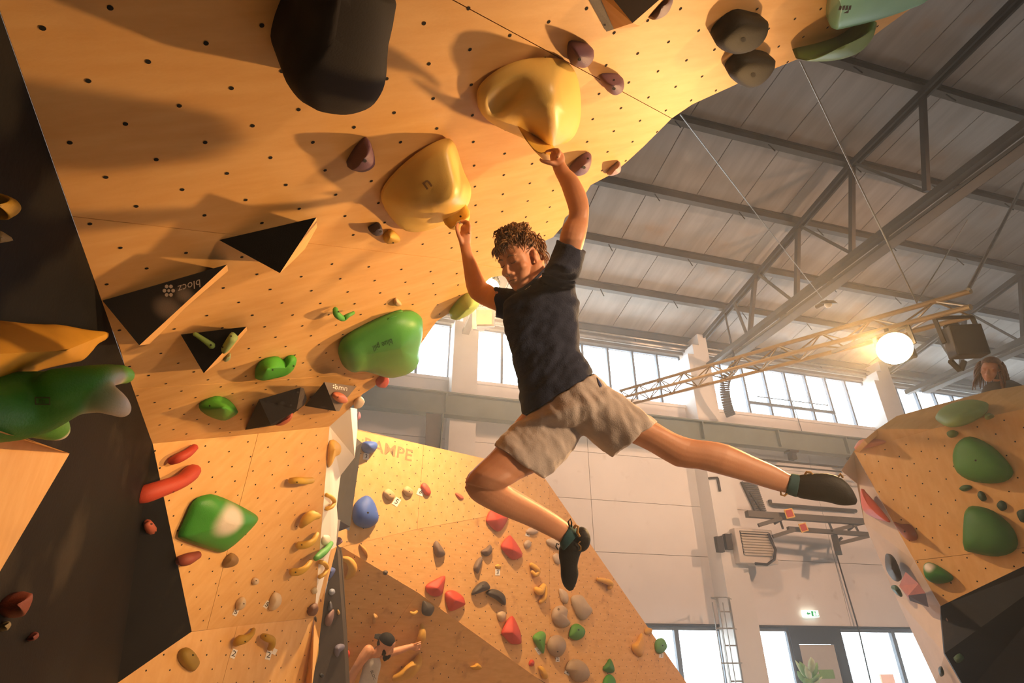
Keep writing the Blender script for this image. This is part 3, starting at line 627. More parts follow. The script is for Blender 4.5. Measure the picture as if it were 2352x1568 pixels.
# black triangular volumes
v, f1 = volume(PA, [(503, 551, .004), (727, 499, .13), (643, 627, .16), (728, 522, .002), (700, 572, .002), (668, 604, .002), (520, 556, .002)],
    [('black_face', BLACKV, [(0, 2, 1)]), ('plywood_side', PLY, [(1, 2, 5, 4, 3)]), ('back_side', BLACKV, [(0, 1, 3), (0, 5, 2)])], 'black triangular volume with a plywood side, highest of the black volumes')
v, f2 = volume(PA, [(235, 690, .004), (522, 607, .10), (320, 793, .15), (524, 622, .002), (470, 668, .002), (425, 707, .002), (345, 790, .002), (260, 700, .002)],
    [('black_face', chalk_mat('black_logo_face', '#262524', [(PA(380, 715, .13), .075), (PA(420, 683, .12), .05)], rough=.75, chalk='#85786a'), [(0, 2, 1)]), ('plywood_side', PLY, [(1, 2, 6, 5, 4, 3)]), ('back_side', BLACKV, [(0, 1, 3), (0, 6, 2)])], 'black triangular volume with a printed flower emblem and word')
print_text(f2[0], 'blocz', 435, 656, 26, 0, CHALK, vx=(-.96, .29), vy=(.05, 1.0))
for k in range(6):
    a = k*math.pi/3; cx, cy = 388+10*math.cos(a), 667+11*math.sin(a)
    decal(f2[0], E(cx, cy, 4.6, 4.6, n=7), 'emblem_dot', CHALK)
decal(f2[0], E(388, 667, 3.6, 4, n=7), 'emblem_dot', CHALK)
v, f3 = volume(PA, [(415, 768, .004), (566, 750, .08), (468, 857, .14), (568, 758, .002), (530, 805, .002), (512, 826, .002), (485, 845, .002)],
    [('black_face', BLACKV, [(0, 2, 1)]), ('plywood_side', PLY, [(1, 2, 6, 5, 4, 3)]), ('back_side', BLACKV, [(0, 1, 3), (0, 6, 2)])], 'black triangular volume carrying two pale green holds')
FT3 = plane3(PA(415, 768, .004), PA(566, 750, .08), PA(468, 857, .14))
tubehold(FT3, [(447, 766, .01, 5), (468, 780, .02, 6), (488, 794, .015, 8)], '#76964a', 'slim green hold on the black volume above the emblem-free leaf hold', bolts=[(484, 792, 2.5)])
hold(FT3, [(508, 800), (520, 778), (532, 763), (545, 772), (545, 780), (525, 805), (512, 812)], [(528, 786, .05)], '#8fa766', 'chalky pale green block hold on the corner of the black volume', n=18, bolts=[(531, 772, 2), (512, 797, 2)])
hold(PA, [(512, 826), (520, 815), (530, 812), (528, 822), (518, 829)], [(522, 820, .03)], '#9fae85', 'small chalky green foot under the corner of the black volume', n=10)
v, f4 = volume(PA, [(563, 987, .002), (595, 917, .13), (691, 889, .12), (698, 892, .10), (705, 917, .005), (699, 930, .005), (681, 941, .10), (622, 975, .14), (640, 975, .003), (690, 892, .002)],
    [('black_face', BLACKV, [(1, 7, 6, 2)]), ('shaded_face', BLACKV, [(0, 7, 1), (0, 8, 7)]), ('bevel_face', mat('brown_black', '#4b4035', .8, .2, 20), [(2, 6, 5, 4, 3)]), ('under_face', BLACKV, [(7, 8, 5, 6)])], 'four-sided black volume with a rounded corner beside the pyramid')
for px, py in [(684, 900), (616, 921), (672, 906), (668, 930)]: bolt(f4[0], px, py, 2.6)
decal(f4[0], E(648, 925, 5, 4), 'screw_recess', HOLE)
hold(PA, [(628, 973), (650, 962), (672, 950), (668, 962), (652, 973), (638, 976)], [(652, 966, .07)], '#b0543c', 'red hold hidden under the four-sided black volume', n=14, hs=.6)
v, f5 = volume(PA, [(745, 877, .13), (700, 932, .002), (772, 944, .10), (819, 887, .004), (798, 909, .01), (779, 944, .03)],
    [('black_face', BLACKV, [(0, 1, 2)]), ('grey_face', mat('grey_face', '#77685a', .75, .08, 10, .1, 100), [(0, 2, 5, 4, 3)])], 'pyramid volume with one black and one grey face near the far corner')
print_text(f5[1], 'omn', 783, 890, 17, 8, PAPER, 'lettering')
for k in range(5):
    a = k*2*math.pi/5; decal(f5[1], E(769+4*math.cos(a), 887+4*math.sin(a), 1.8, 1.8, n=6), 'emblem_dot', PAPER)
FT5 = plane3(PA(745, 877, .13), PA(772, 944, .10), PA(819, 887, .004))
hold(FT5, E(781, 913, 18, 11, 25), [(781, 911, .05)], '#c06a48', 'coral hold screwed on the grey face of the pyramid volume', n=18, bolts=[(776, 911, 2.4)])
# green holds of the overhang
tubehold(PA, [(770, 709, .02, 6), (774, 722, .05, 8), (788, 731, .05, 7), (800, 724, .05, 5), (812, 718, .03, 4)], '#4f9a3c', 'twisted green hold above the big lettered green hold', bolts=[(777, 716, 2)])
hold(PA, [(870, 734), (890, 724), (926, 713), (915, 730), (895, 738)], [(898, 728, .05)], '#4c8c3e', 'small dark green hold lying against the top of the lettered hold', n=16)
bp = hold(PA, [(777, 800), (795, 778), (840, 752), (900, 725), (945, 717), (965, 725), (971, 745), (962, 785), (960, 800), (961, 820), (945, 845), (905, 862), (880, 862), (850, 852), (825, 848), (800, 850), (783, 830)], [(840, 815, .12), (920, 800, .17)], chalk_mat('green_big', '#4c9440', rough=.45, bump=.1), 'big smooth green hold with two printed words', p=2.0, hs=.22, n=44)
print_text(bp, 'blue pill', 879, 791, 19, 0, mat('ink_green', '#234a26', .7, 0), vx=(-.93, .37), vy=(.30, .95), sx=.82)
hold(PA, [(585, 866), (592, 842), (612, 828), (640, 824), (655, 832), (665, 823), (681, 822), (676, 845), (655, 862), (625, 868), (600, 872)], [(615, 845, .09), (655, 845, .06)], '#459a26', 'leaf-shaped green hold with a chalky groove', p=1.6, n=28, bolts=[(626, 849, 2), (674, 840, 2)])
hold(PA, [(457, 936), (475, 924), (503, 916), (530, 925), (547, 945), (535, 957), (515, 966), (490, 960), (470, 950)], [(515, 935, .11)], '#4a9a2c', 'green faceted cone hold to one side of the four-sided black volume', p=1.15, n=20, bolts=[(482, 932, 2)])
hold(PA, [(865, 886), (875, 872), (890, 866), (894, 876), (884, 890)], [(880, 878, .06)], '#b5452f', 'red hold sticking out past the rim near the windows', n=14, hs=.6)
hold(PA, [(1036, 732), (1060, 700), (1085, 684), (1102, 690), (1085, 712), (1060, 727)], [(1075, 708, .10)], '#a9bd62', 'pale lime hold on the rim behind the bent elbow', n=18, hs=.5)
hold(PA, [(815, 925), (830, 915), (838, 922), (830, 935), (815, 938)], [(826, 926, .04)], '#d8c3ad', 'cream knob hold at the far corner of the overhang', n=12, hs=.6)
# --- black wall
hold(PK, [(-100, 745), (90, 745), (140, 746), (200, 757), (244, 762), (250, 770), (244, 779), (225, 790), (212, 806), (190, 827), (160, 834), (100, 848), (40, 868), (-100, 905)], [(232, 772, .05), (150, 805, .16), (-60, 815, .2)], chalk_mat('yellow_volume', '#d39a2e', rough=.5, bump=.05), 'long pointed yellow volume hold on the black wall', p=1.1, hs=.12, n=50, name='climbing_volume', cat='climbing volume')
def fusehold(pl, chains, mt, label, voxel=.008, smooth=8):
    mb = MB()
    for ch in chains:
        pp = spline(ch, len(ch)*4, closed=False); P = [pl(x, y, h) for x, y, h, r in pp]; rr = [r*dep(q)/FPX for (x, y, h, r), q in zip(pp, P)]
        mb.tube(P, rr, 14); mb.ball(P[0], rr[0]*.99, 14, 8); mb.ball(P[-1], rr[-1]*.99, 14, 8)
    o = mb.build('climbing_hold', mt, None, True, loc=(0, 0, 0))
    r = o.modifiers.new('r', 'REMESH'); r.mode = 'VOXEL'; r.voxel_size = voxel; s = o.modifiers.new('s', 'SMOOTH'); s.iterations = smooth; s.factor = .5
    dg = bpy.context.evaluated_depsgraph_get(); dg.update(); me = bpy.data.meshes.new_from_object(o.evaluated_get(dg)); o.modifiers.clear()
    bm = bmesh.new(); bm.from_mesh(me)
    q = pl.n*(pl.d+.002)+CAM; res = bmesh.ops.bisect_plane(bm, geom=bm.verts[:]+bm.edges[:]+bm.faces[:], plane_co=q, plane_no=pl.n, clear_inner=True)
    bmesh.ops.holes_fill(bm, edges=[e for e in bm.edges if e.is_boundary])
    for f in bm.faces: f.smooth = True
    cen = sum((v.co for v in bm.verts), V((0, 0, 0)))/len(bm.verts)
    for v in bm.verts: v.co -= cen
    bm.to_mesh(me); bm.free(); o.data = me; o.location = cen; WLOC[o.name] = cen; me.materials.clear(); me.materials.append(mt)
    return tag(o, label, 'climbing hold')
HORN = chalk_mat('green_horn', '#3d8a22', [(PK(278, 935, .31), .12), (PK(250, 890, .27), .06), (PK(122, 1003, .12), .06)], rough=.5)
gh = fusehold(PK, [[(-110, 935, .05, 82), (0, 935, .09, 82), (80, 925, .14, 76), (150, 905, .2, 58)], [(130, 892, .19, 48), (215, 868, .25, 32), (270, 860, .27, 24), (288, 862, .27, 20)], [(170, 905, .2, 48), (230, 912, .27, 37), (262, 926, .30, 29), (281, 940, .31, 20)], [(70, 945, .13, 58), (115, 975, .13, 36), (136, 990, .12, 22)]], HORN, 'large two-pronged green hold with chalky tips on the black wall')
decal(gh, [(80, 911), (116, 911), (116, 929), (80, 929), (80, 911.01), (83, 914), (83, 926), (113, 926), (113, 914), (83, 914.01)], 'emblem_frame', mat('print_faint', '#4d5a30', .7, 0), faces=[(0, 1, 8, 5), (1, 2, 7, 8), (2, 3, 6, 7), (3, 0, 5, 6)])
print_text(gh, 'flat', 98, 920, 12, 0, mat('print_faint'))
hold(PK, [(-30, 440), (0, 447), (14, 460), (16, 475), (0, 492), (-30, 500)], [(-8, 470, .1)], '#b48a20', 'yellow hold cut off by the frame, high on the black wall', n=16)
hold(PK, [(-20, 522), (25, 548), (0, 556), (-20, 556)], [(0, 545, .03)], '#a08a5a', 'tan chip hold cut off by the frame on the black wall', n=10)
hold(PK, [(12, 1405), (18, 1380), (40, 1362), (57, 1358), (58, 1375), (45, 1405), (30, 1420)], [(38, 1388, .08)], '#7e3a22', 'dim red hold low on the black wall', n=18)
hold(PK, [(2, 1440), (14, 1425), (20, 1435), (8, 1450)], [(10, 1437, .03)], '#8a7a55', 'small dim cream hold under the low red hold', n=10)
hold(PK, [(65, 1468), (80, 1450), (85, 1460), (72, 1472)], [(75, 1462, .03)], '#6e2c20', 'tiny dim red foot hold low on the black wall', n=10)
hold(PK, [(390, 1440), (405, 1418), (430, 1406), (440, 1412), (432, 1430), (410, 1440)], [(415, 1425, .05)], '#a08a3c', 'dull yellow hold in the corner of black wall and kicker', n=14)
tubehold(PK, [(337, 1198, .03, 8), (345, 1212, .05, 11), (355, 1228, .03, 10)], '#a5533a', 'stubby red hold with two screws on the black wall', bolts=[(348, 1203, 2.5), (358, 1222, 2.5)])
# --- facet under the crease
tubehold(PC, [(392, 1060, .03, 8), (410, 1052, .06, 11), (432, 1040, .06, 10), (448, 1026, .03, 8)], '#b8402a', 'small curved red horn hold over the long red horn')
tubehold(PC, [(302, 1138, .03, 14), (330, 1135, .09, 21), (370, 1122, .11, 20), (415, 1105, .10, 17), (440, 1085, .06, 18), (448, 1078, .03, 13)], '#bb442c', 'long red horn hold spanning black wall and plywood', k=22, bolts=[(399, 1131, 3)])
tubehold(PC, [(410, 1288, .03, 11), (430, 1284, .06, 14), (455, 1274, .03, 9)], '#8f4432', 'dull red hold half on the black wall below the green shield hold', bolts=[(450, 1291, 2)])
hold(PC, [(476, 1135), (500, 1138), (540, 1155), (582, 1178), (593, 1190), (585, 1205), (545, 1245), (520, 1264), (505, 1268), (470, 1258), (415, 1238), (410, 1225), (425, 1190), (445, 1150)], [(520, 1200, .13), (540, 1205, .13)], chalk_mat('green_shield', '#3f8f30', [(PC(533, 1197, .13), .17)], rough=.45), 'shield-shaped green hold with a big chalk patch', p=1.5, hs=.2, n=40)
hold(PC, [(512, 1300), (520, 1280), (535, 1270), (548, 1282), (545, 1295), (530, 1302)], [(532, 1285, .06)], '#8d6a3c', 'olive-tan knob hold under the green shield hold', p=1.3, n=16)
for i, (path, bl, lb) in enumerate([
    ([(667, 1104, .04, 7), (682, 1103, .09, 8), (702, 1104, .09, 8), (716, 1103, .04, 7)], [(682, 1107, 2)], 'yellow slot hold, highest on the facet under the crease'),
    ([(692, 1208, .04, 6), (703, 1194, .08, 12), (716, 1184, .08, 12), (730, 1184, .04, 8)], [], 'blocky yellow hold between the slot hold and the upper curved jug'),
    ([(685, 1252, .04, 9), (702, 1251, .09, 9), (718, 1243, .10, 7), (726, 1230, .07, 6), (728, 1226, .03, 5)], [(693, 1251, 2)], 'upper curved yellow jug beside the pale end panel'),
    ([(670, 1313, .04, 9), (688, 1312, .09, 9), (703, 1303, .10, 7), (711, 1292, .07, 6), (713, 1288, .03, 5)], [(679, 1314, 2)], 'lower curved yellow jug with a streak of shade below')]):
    tubehold(PC, path, '#c9a036', lb, bolts=bl, group='yellow jugs under the crease')
hold(PC, [(578, 1335), (585, 1326), (594, 1330), (592, 1340), (582, 1342)], [(587, 1333, .035)], '#d5bfa4', 'tiny cream button hold under the crease', n=12, bolts=[(588, 1333, 1.6)])
hold(PC, [(542, 1400), (545, 1380), (560, 1370), (564, 1385), (555, 1398)], [(556, 1383, .05)], '#cdb694', 'cream leaf hold above a number five tag', n=14, bolts=[(560, 1386, 1.6)])
hold(PC, [(618, 1400), (622, 1375), (632, 1360), (645, 1366), (646, 1385), (632, 1400)], [(635, 1380, .06)], '#d6c0a2', 'pale stone hold with a tag tucked behind it', n=16, p=1.4)
hold(PC, [(706, 1405), (715, 1390), (728, 1386), (730, 1398), (722, 1412), (710, 1414)], [(720, 1400, .06)], '#74503f', 'brown knob hold at the corner above the kicker', n=16)
hold(PC, [(715, 1355), (725, 1348), (729, 1358), (720, 1364)], [(723, 1356, .03)], '#cfc0a0', 'cream chip hold above the brown knob', n=10)
# --- kicker
hold(PD, [(410, 1510), (415, 1492), (430, 1486), (445, 1497), (458, 1520), (452, 1535), (440, 1542), (420, 1528)], [(432, 1508, .07)], '#9a7b2a', 'mustard pocket hold alone on the kicker panel', n=22, bolts=[(443, 1504, 2.4)])
tubehold(PD, [(540, 1478, .03, 7), (550, 1470, .07, 11), (565, 1466, .08, 9), (578, 1456, .08, 6), (582, 1446, .03, 5)], '#b48c22', 'mustard curl hold with a striped number tag below', bolts=[(563, 1473, 2)])
tubehold(PD, [(602, 1460, .04, 6), (612, 1464, .08, 8), (625, 1470, .08, 8), (624, 1482, .06, 8), (619, 1489, .03, 6)], '#b48c22', 'mustard hook hold with two white tags', bolts=[(610, 1460, 1.8)])
# --- pale end panel, grey prism and dark slab
PE = plane3(E0, at(782, 1092, 5.8), C_r)
PS = plane3(at(774, 1250, 6.4), at(789, 1456, 6.45), at(700, 1590, 5.95))
for pts, rg, c, lb in [
    ([(760, 1010), (775, 1014), (784, 1025), (780, 1043), (768, 1050), (760, 1068), (754, 1072), (755, 1040)], (768, 1032, .06), '#e2b04c', 'amber hold at the top of the pale end panel'),
    ([(782, 1016), (795, 1014), (805, 1026), (806, 1042), (798, 1045), (788, 1032)], (796, 1028, .05), '#dcb992', 'cream hold with one bolt on the pale end panel'),
    ([(792, 960), (800, 959), (806, 964), (800, 980), (790, 987)], (797, 968, .05), '#c9a98e', 'tan hold near the top corner of the pale end panel'),
    ([(763, 1415), (768, 1400), (774, 1402), (770, 1418)], (768, 1408, .03), '#6e5048', 'dark plum chip below the blue wedge'),
    ([(733, 1375), (737, 1373), (744, 1379), (735, 1394)], (738, 1380, .03), '#7b4a52', 'plum triangle hold on the narrow end strip'),
    ([(724, 1415), (731, 1422), (731, 1430), (722, 1438)], (727, 1426, .03), '#54483e', 'dark triangle hold at the edge of the kicker'),
    ([(752, 1325), (756, 1304), (768, 1304), (770, 1310), (762, 1325), (750, 1335)], (760, 1313, .04), '#4a62a0', 'blue wedge hold on the narrow end strip'),
    ([(724, 1488), (727, 1475), (731, 1480), (728, 1512), (718, 1545), (710, 1553), (716, 1525)], (724, 1500, .05), '#d0a24c', 'amber flake hold low on the narrow end strip'),
    ([(725, 1478), (730, 1473), (734, 1474), (728, 1485)], (729, 1478, .02), '#3f3a44', 'tiny dark foot hold on the edge above the amber flake')]:
    hold(PE, pts, [rg], c, lb, n=18, group='holds on the end panel', p=1.6)
hold(PR, [(818, 966), (822, 946), (827, 948), (828, 960)], [(823, 955, .05)], '#8d5b68', 'plum hold sticking out above the grey volume', n=12)
tubehold(PE, [(750, 1136, .02, 5), (762, 1142, .05, 5), (768, 1152, .05, 5), (762, 1163, .05, 5), (750, 1168, .02, 5)], '#d8a63c', 'upper yellow ring hold wrapping the corner')
tubehold(PE, [(735, 1290, .02, 5), (746, 1294, .05, 5), (751, 1305, .05, 5), (744, 1318, .05, 5), (733, 1325, .02, 5)], '#d0a038', 'lower yellow ring hold wrapping the corner')
tubehold(PE, [(725, 1282, .03, 6), (738, 1272, .05, 9), (750, 1262, .06, 7), (760, 1248, .04, 6)], '#4b9a3c', 'green horn hold with a white chalky top on the corner')
hold(PE, [(740, 1250), (742, 1230), (755, 1228), (762, 1240), (752, 1252)], [(750, 1240, .04)], '#e6d6c4', 'white block hold on the corner above the green horn', n=14)
for pts, rg, c, lb in [
    ([(773, 1252), (774, 1235), (782, 1234), (787, 1243), (780, 1250)], (779, 1243, .05), '#94707c', 'dusty pink hold where grey volume and dark slab meet'),
    ([(757, 1286), (761, 1266), (766, 1272), (766, 1285)], (763, 1278, .04), '#4c4038', 'dark wedge hold at the top of the dark slab'),
    ([(755, 1360), (760, 1352), (768, 1353), (769, 1362), (760, 1367)], (763, 1359, .04), '#9aa0b0', 'grey-blue chip hold on the dark slab'),
    ([(753, 1400), (756, 1382), (761, 1382), (763, 1398), (758, 1402)], (758, 1392, .04), '#64646e', 'narrow slate hold on the dark slab'),
    ([(746, 1432), (750, 1412), (762, 1400), (768, 1402), (764, 1425), (756, 1438)], (757, 1418, .05), '#8a6a66', 'mauve lumpy hold on the dark slab'),
    ([(774, 1405), (777, 1399), (781, 1408), (777, 1412)], (777, 1405, .03), '#b89454', 'small amber chip at the slab edge'),
    ([(768, 1500), (770, 1486), (780, 1478), (791, 1480), (790, 1490), (780, 1498), (775, 1510)], (778, 1490, .06), '#78748a', 'blue-grey cone hold above a cluster of white tags'),
    ([(734, 1550), (739, 1545), (744, 1550), (740, 1556)], (739, 1550, .02), '#2b2a2c', 'small black stud low on the dark slab')]:
    hold(PS, pts, [rg], c, lb, n=16, group='holds on the dark slab', p=1.6)
hold(PLW, [(787, 1500), (795, 1491), (803, 1496), (803, 1507), (795, 1518), (791, 1532), (788, 1520)], [(796, 1503, .07)], '#cf4a38', 'red drop hold beside the man in the cap', n=18, p=1.8)
# --- sign wall
for pts, rg, c, lb, bl in [
    ([(832, 1016), (845, 1013), (862, 1015), (867, 1025), (860, 1037), (850, 1041), (838, 1037), (832, 1028)], (850, 1024, .16), BLU, 'blue half-round hold covering the first letter of the painted word', []),
    ([(811, 1172), (818, 1152), (838, 1138), (852, 1142), (863, 1160), (870, 1188), (862, 1204), (842, 1213), (822, 1208), (812, 1195)], (840, 1178, .16), BLU, 'big blue egg-shaped hold beside the grey volume', [(845, 1177, 2.6)]),
    ([(880, 1130), (892, 1122), (906, 1133), (904, 1146), (890, 1147)], (893, 1135, .06), TAN, 'tan hold touching the painted fives tag', [(896, 1135, 1.4)]),
    ([(925, 1125), (935, 1116), (948, 1125), (946, 1137), (933, 1138)], (937, 1127, .06), TAN, 'tan hold between the five tag and the six tag', [(940, 1128, 1.4)]),
    ([(967, 1115), (974, 1108), (984, 1116), (990, 1130), (984, 1138), (974, 1133)], (978, 1122, .06), '#e05a44', 'coral oval hold beside the number six tag', []),
    ([(1046, 1134), (1050, 1131), (1062, 1138), (1065, 1145), (1056, 1146)], (1055, 1139, .03), '#e06a4c', 'little coral oval hold close to the bent knee', []),
    ([(1128, 1170), (1150, 1172), (1165, 1182), (1165, 1196), (1145, 1221), (1120, 1200), (1118, 1190)], (1142, 1193, .12), RED, 'red faceted hold just below the shin', []),
    ([(1151, 1252), (1168, 1230), (1178, 1235), (1196, 1262), (1200, 1275), (1194, 1281), (1177, 1285), (1160, 1268)], (1178, 1262, .13), RED, 'red faceted hold halfway up, with a flat top edge', []),
    ([(978, 1346), (1000, 1330), (1022, 1322), (1020, 1345), (1013, 1367), (990, 1367)], (1005, 1350, .12), RED, 'red faceted hold with a pale chalked shoulder', []),
    ([(1023, 1362), (1040, 1355), (1062, 1368), (1068, 1382), (1066, 1390), (1038, 1403), (1030, 1395)], (1045, 1378, .12), RED, 'red faceted hold next to the chalk-shouldered one', []),
    ([(1153, 1450), (1172, 1416), (1182, 1420), (1195, 1450), (1198, 1470), (1195, 1478), (1175, 1478), (1160, 1462)], (1178, 1452, .14), RED, 'tall red faceted hold, lowest of the red ones', []),
    ([(1215, 1522), (1220, 1514), (1227, 1518), (1226, 1528), (1217, 1529)], (1221, 1521, .05), '#c8442f', 'tiny red nub on the fold of the sign wall', []),
    ([(996, 1252), (1002, 1241), (1012, 1252), (1023, 1272), (1010, 1280), (1001, 1275)], (1009, 1264, .09), '#7a6455', 'brown tooth hold with a chalky flank', []),
    ([(1105, 1266), (1118, 1257), (1126, 1250), (1131, 1262), (1126, 1273), (1116, 1277)], (1120, 1265, .08), '#7a6455', 'brown half-moon hold beside the red holds', []),
    ([(1088, 1305), (1096, 1285), (1108, 1278), (1104, 1298), (1098, 1317)], (1098, 1300, .07), '#7a6455', 'narrow brown spike hold under the brown half-moon', []),
    ([(1084, 1366), (1090, 1350), (1105, 1336), (1118, 1336), (1126, 1350), (1110, 1358)], (1108, 1348, .1), '#4b4037', 'dark brown half-moon hold, upper of a touching pair', [(1109, 1345, 1.8)]),
    ([(1117, 1362), (1130, 1352), (1150, 1358), (1161, 1372), (1160, 1390), (1140, 1376)], (1145, 1368, .1), '#453a30', 'dark brown half-moon hold, lower of a touching pair', []),
    ([(971, 1382), (977, 1380), (997, 1392), (994, 1408), (985, 1415), (970, 1408)], (983, 1396, .08), '#4a4138', 'black block hold on the fold of the sign wall', []),
    ([(880, 1312), (886, 1309), (891, 1313), (888, 1320), (881, 1319)], (886, 1314, .04), '#5a4d44', 'tiny round metal-like knob on the fold', []),
    ([(1142, 1408), (1152, 1402), (1162, 1408), (1160, 1424), (1150, 1428), (1143, 1418)], (1152, 1414, .06), '#c9aa84', 'round sand-coloured button hold', []),
    ([(1203, 1248), (1212, 1239), (1220, 1245), (1218, 1256), (1208, 1260)], (1211, 1248, .05), '#bfa58c', 'round sand-coloured button hold below the number two tag', []),
    ([(1208, 1222), (1216, 1212), (1232, 1214), (1236, 1222), (1222, 1228)], (1222, 1219, .05), '#c3ab98', 'grey-pink hold behind the number two tag', []),
    ([(1137, 1300), (1144, 1295), (1151, 1300), (1145, 1306)], (1144, 1299, .03), '#e0b04a', 'tiny yellow hold above the number three tag', []),
    ([(1505, 1478), (1510, 1467), (1522, 1465), (1530, 1475), (1532, 1488), (1520, 1500), (1508, 1497)], (1518, 1480, .09), '#5f9a4c', 'green block hold hanging over the slanted edge of the sign wall', [(1522, 1482, 1.6)]),
    ([(1308, 1455), (1314, 1436), (1328, 1432), (1344, 1446), (1340, 1462), (1325, 1470), (1310, 1464)], (1325, 1448, .1), '#4f8a2a', 'green knobbly hold between two sandy cloud holds', [(1329, 1446, 2)]),
    ([(1224, 1464), (1240, 1449), (1253, 1455), (1252, 1475), (1249, 1500), (1240, 1492)], (1240, 1470, .09), '#5f9a3a', 'green three-cornered hold pointing down with a slim tag', [(1240, 1470, 2)]),
    ([(1395, 1520), (1400, 1512), (1406, 1518), (1412, 1540), (1400, 1545), (1385, 1537)], (1400, 1530, .07), '#3f7a2a', 'green thorny hold low on the sign wall', []),
    ([(1386, 1566), (1392, 1552), (1402, 1548), (1414, 1562), (1412, 1590), (1386, 1590)], (1400, 1570, .08), '#3f8a2a', 'green lump hold cut off by the frame bottom', []),
    ([(1480, 1450), (1484, 1441), (1498, 1444), (1496, 1454), (1484, 1457)], (1488, 1448, .04), '#d8a03a', 'small amber hold near the slanted edge', []),
    ([(1452, 1480), (1462, 1472), (1472, 1454), (1478, 1460), (1480, 1490), (1472, 1508), (1458, 1500), (1453, 1492)], (1466, 1484, .09), '#e0a43a', 'knotted amber hold near the slanted edge', []),
    ([(1236, 1532), (1246, 1530), (1256, 1544), (1258, 1556), (1248, 1558)], (1248, 1543, .07), '#d39c36', 'amber wedge hold where the fold meets the frame bottom', []),
    ([(1255, 1240), (1275, 1234), (1290, 1245), (1286, 1262), (1262, 1252)], (1275, 1248, .07), '#cbb59c', 'sandy wing hold behind the dangling heel', []),
    ([(1270, 1275), (1280, 1270), (1288, 1285), (1284, 1296), (1274, 1290)], (1280, 1282, .05), '#c8b096', 'small sandy hold behind the shoe sole', []),
    ([(1284, 1352), (1300, 1358), (1306, 1372), (1302, 1386), (1290, 1380)], (1296, 1370, .06), '#cbb398', 'sandy flake hold under the toe of the dangling shoe', []),
    ([(1268, 1410), (1275, 1394), (1292, 1390), (1304, 1400), (1302, 1420), (1310, 1432), (1296, 1441), (1280, 1436), (1270, 1424)], (1287, 1408, .11), '#b59b80', 'sandy cloud-shaped hold with a round dimple', [(1283, 1399, 2.6)]),
    ([(1312, 1372), (1335, 1366), (1350, 1385), (1361, 1400), (1355, 1412), (1340, 1424), (1325, 1412)], (1336, 1392, .1), '#bba385', 'sandy cracked boulder hold with a dark slit', []),
    ([(1258, 1480), (1266, 1462), (1284, 1458), (1298, 1470), (1300, 1488), (1290, 1505), (1275, 1508), (1262, 1498)], (1279, 1482, .12), '#a98e72', 'big sandy ball hold with a curled lip above the number two tag', [(1281, 1496, 1.8)]),
    ([(1300, 1535), (1310, 1515), (1330, 1514), (1348, 1528), (1355, 1550), (1340, 1566), (1318, 1562), (1308, 1545)], (1328, 1538, .12), '#a68a68', 'lumpy sandy hold with the rounded tag', [])]:
    ck = c == RED
    hold(PR, pts, [rg], c, lb, n=24, bolts=bl, p=1.25 if ck else 1.7, group='holds on the sign wall')
lump = [(1278, 1425), (1290, 1430), (1300, 1434)]
for path, lb in [([(1218, 1296, .02, 5), (1228, 1302, .06, 6), (1236, 1312, .06, 6), (1230, 1320, .05, 5), (1222, 1312, .03, 4)], 'yellow ring hold high on the sandy panel'),
                 ([(1228, 1352, .02, 6), (1240, 1358, .06, 9), (1250, 1345, .05, 6), (1252, 1370, .06, 6), (1240, 1382, .03, 5)], 'yellow knot hold beside the dangling toe'),
                 ([(1371, 1330, .02, 4), (1388, 1333, .06, 6), (1403, 1340, .06, 7), (1398, 1350, .03, 5)], 'yellow slot hold near the slanted edge')]:
    tubehold(PR, path, '#e6ad48', lb, group='yellow holds on the sandy panel')
tubehold(PLW, [(782, 1282, .04, 4), (800, 1286, .07, 8), (810, 1302, .08, 10), (806, 1318, .06, 9), (795, 1328, .03, 4)], '#dba548', 'banana-shaped yellow hold, highest on the darker panel', k=16)
tubehold(PR, [(826, 1250, .01, 1.5), (836, 1262, .02, 4), (842, 1272, .02, 3), (843, 1281, .01, 1.5)], '#d99a48', 'thin amber crescent hold on the bright panel')
for path, lb, k in [([(968, 1434, .04, 4), (970, 1448, .08, 8), (968, 1465, .09, 10), (960, 1478, .05, 7)], 'yellow finger hold gripped by the man in the cap', 14),
                    ([(963, 1500, .03, 3), (958, 1522, .08, 12), (940, 1542, .10, 15), (918, 1553, .07, 10), (905, 1558, .03, 7)], 'big banana-shaped yellow hold at the frame bottom', 18),
                    ([(943, 1406, .02, 3), (950, 1409, .05, 4), (958, 1404, .02, 3)], 'tiny yellow smile-shaped hold', 10)]:
    tubehold(PLW, path, '#d9a548', lb, k=k, group='yellow holds on the darker panel')
hold(PLW, [(857, 1411), (862, 1409), (868, 1416), (864, 1424), (862, 1432), (856, 1432)], [(861, 1418, .05)], '#cfa060', 'small amber thorn hold on the darker panel', n=12, p=1.2)
hold(PLW, [(1080, 1530), (1088, 1528), (1096, 1522), (1106, 1530), (1104, 1537), (1086, 1538)], [(1095, 1530, .05)], '#d09a34', 'small amber hold near the frame bottom centre', n=14)
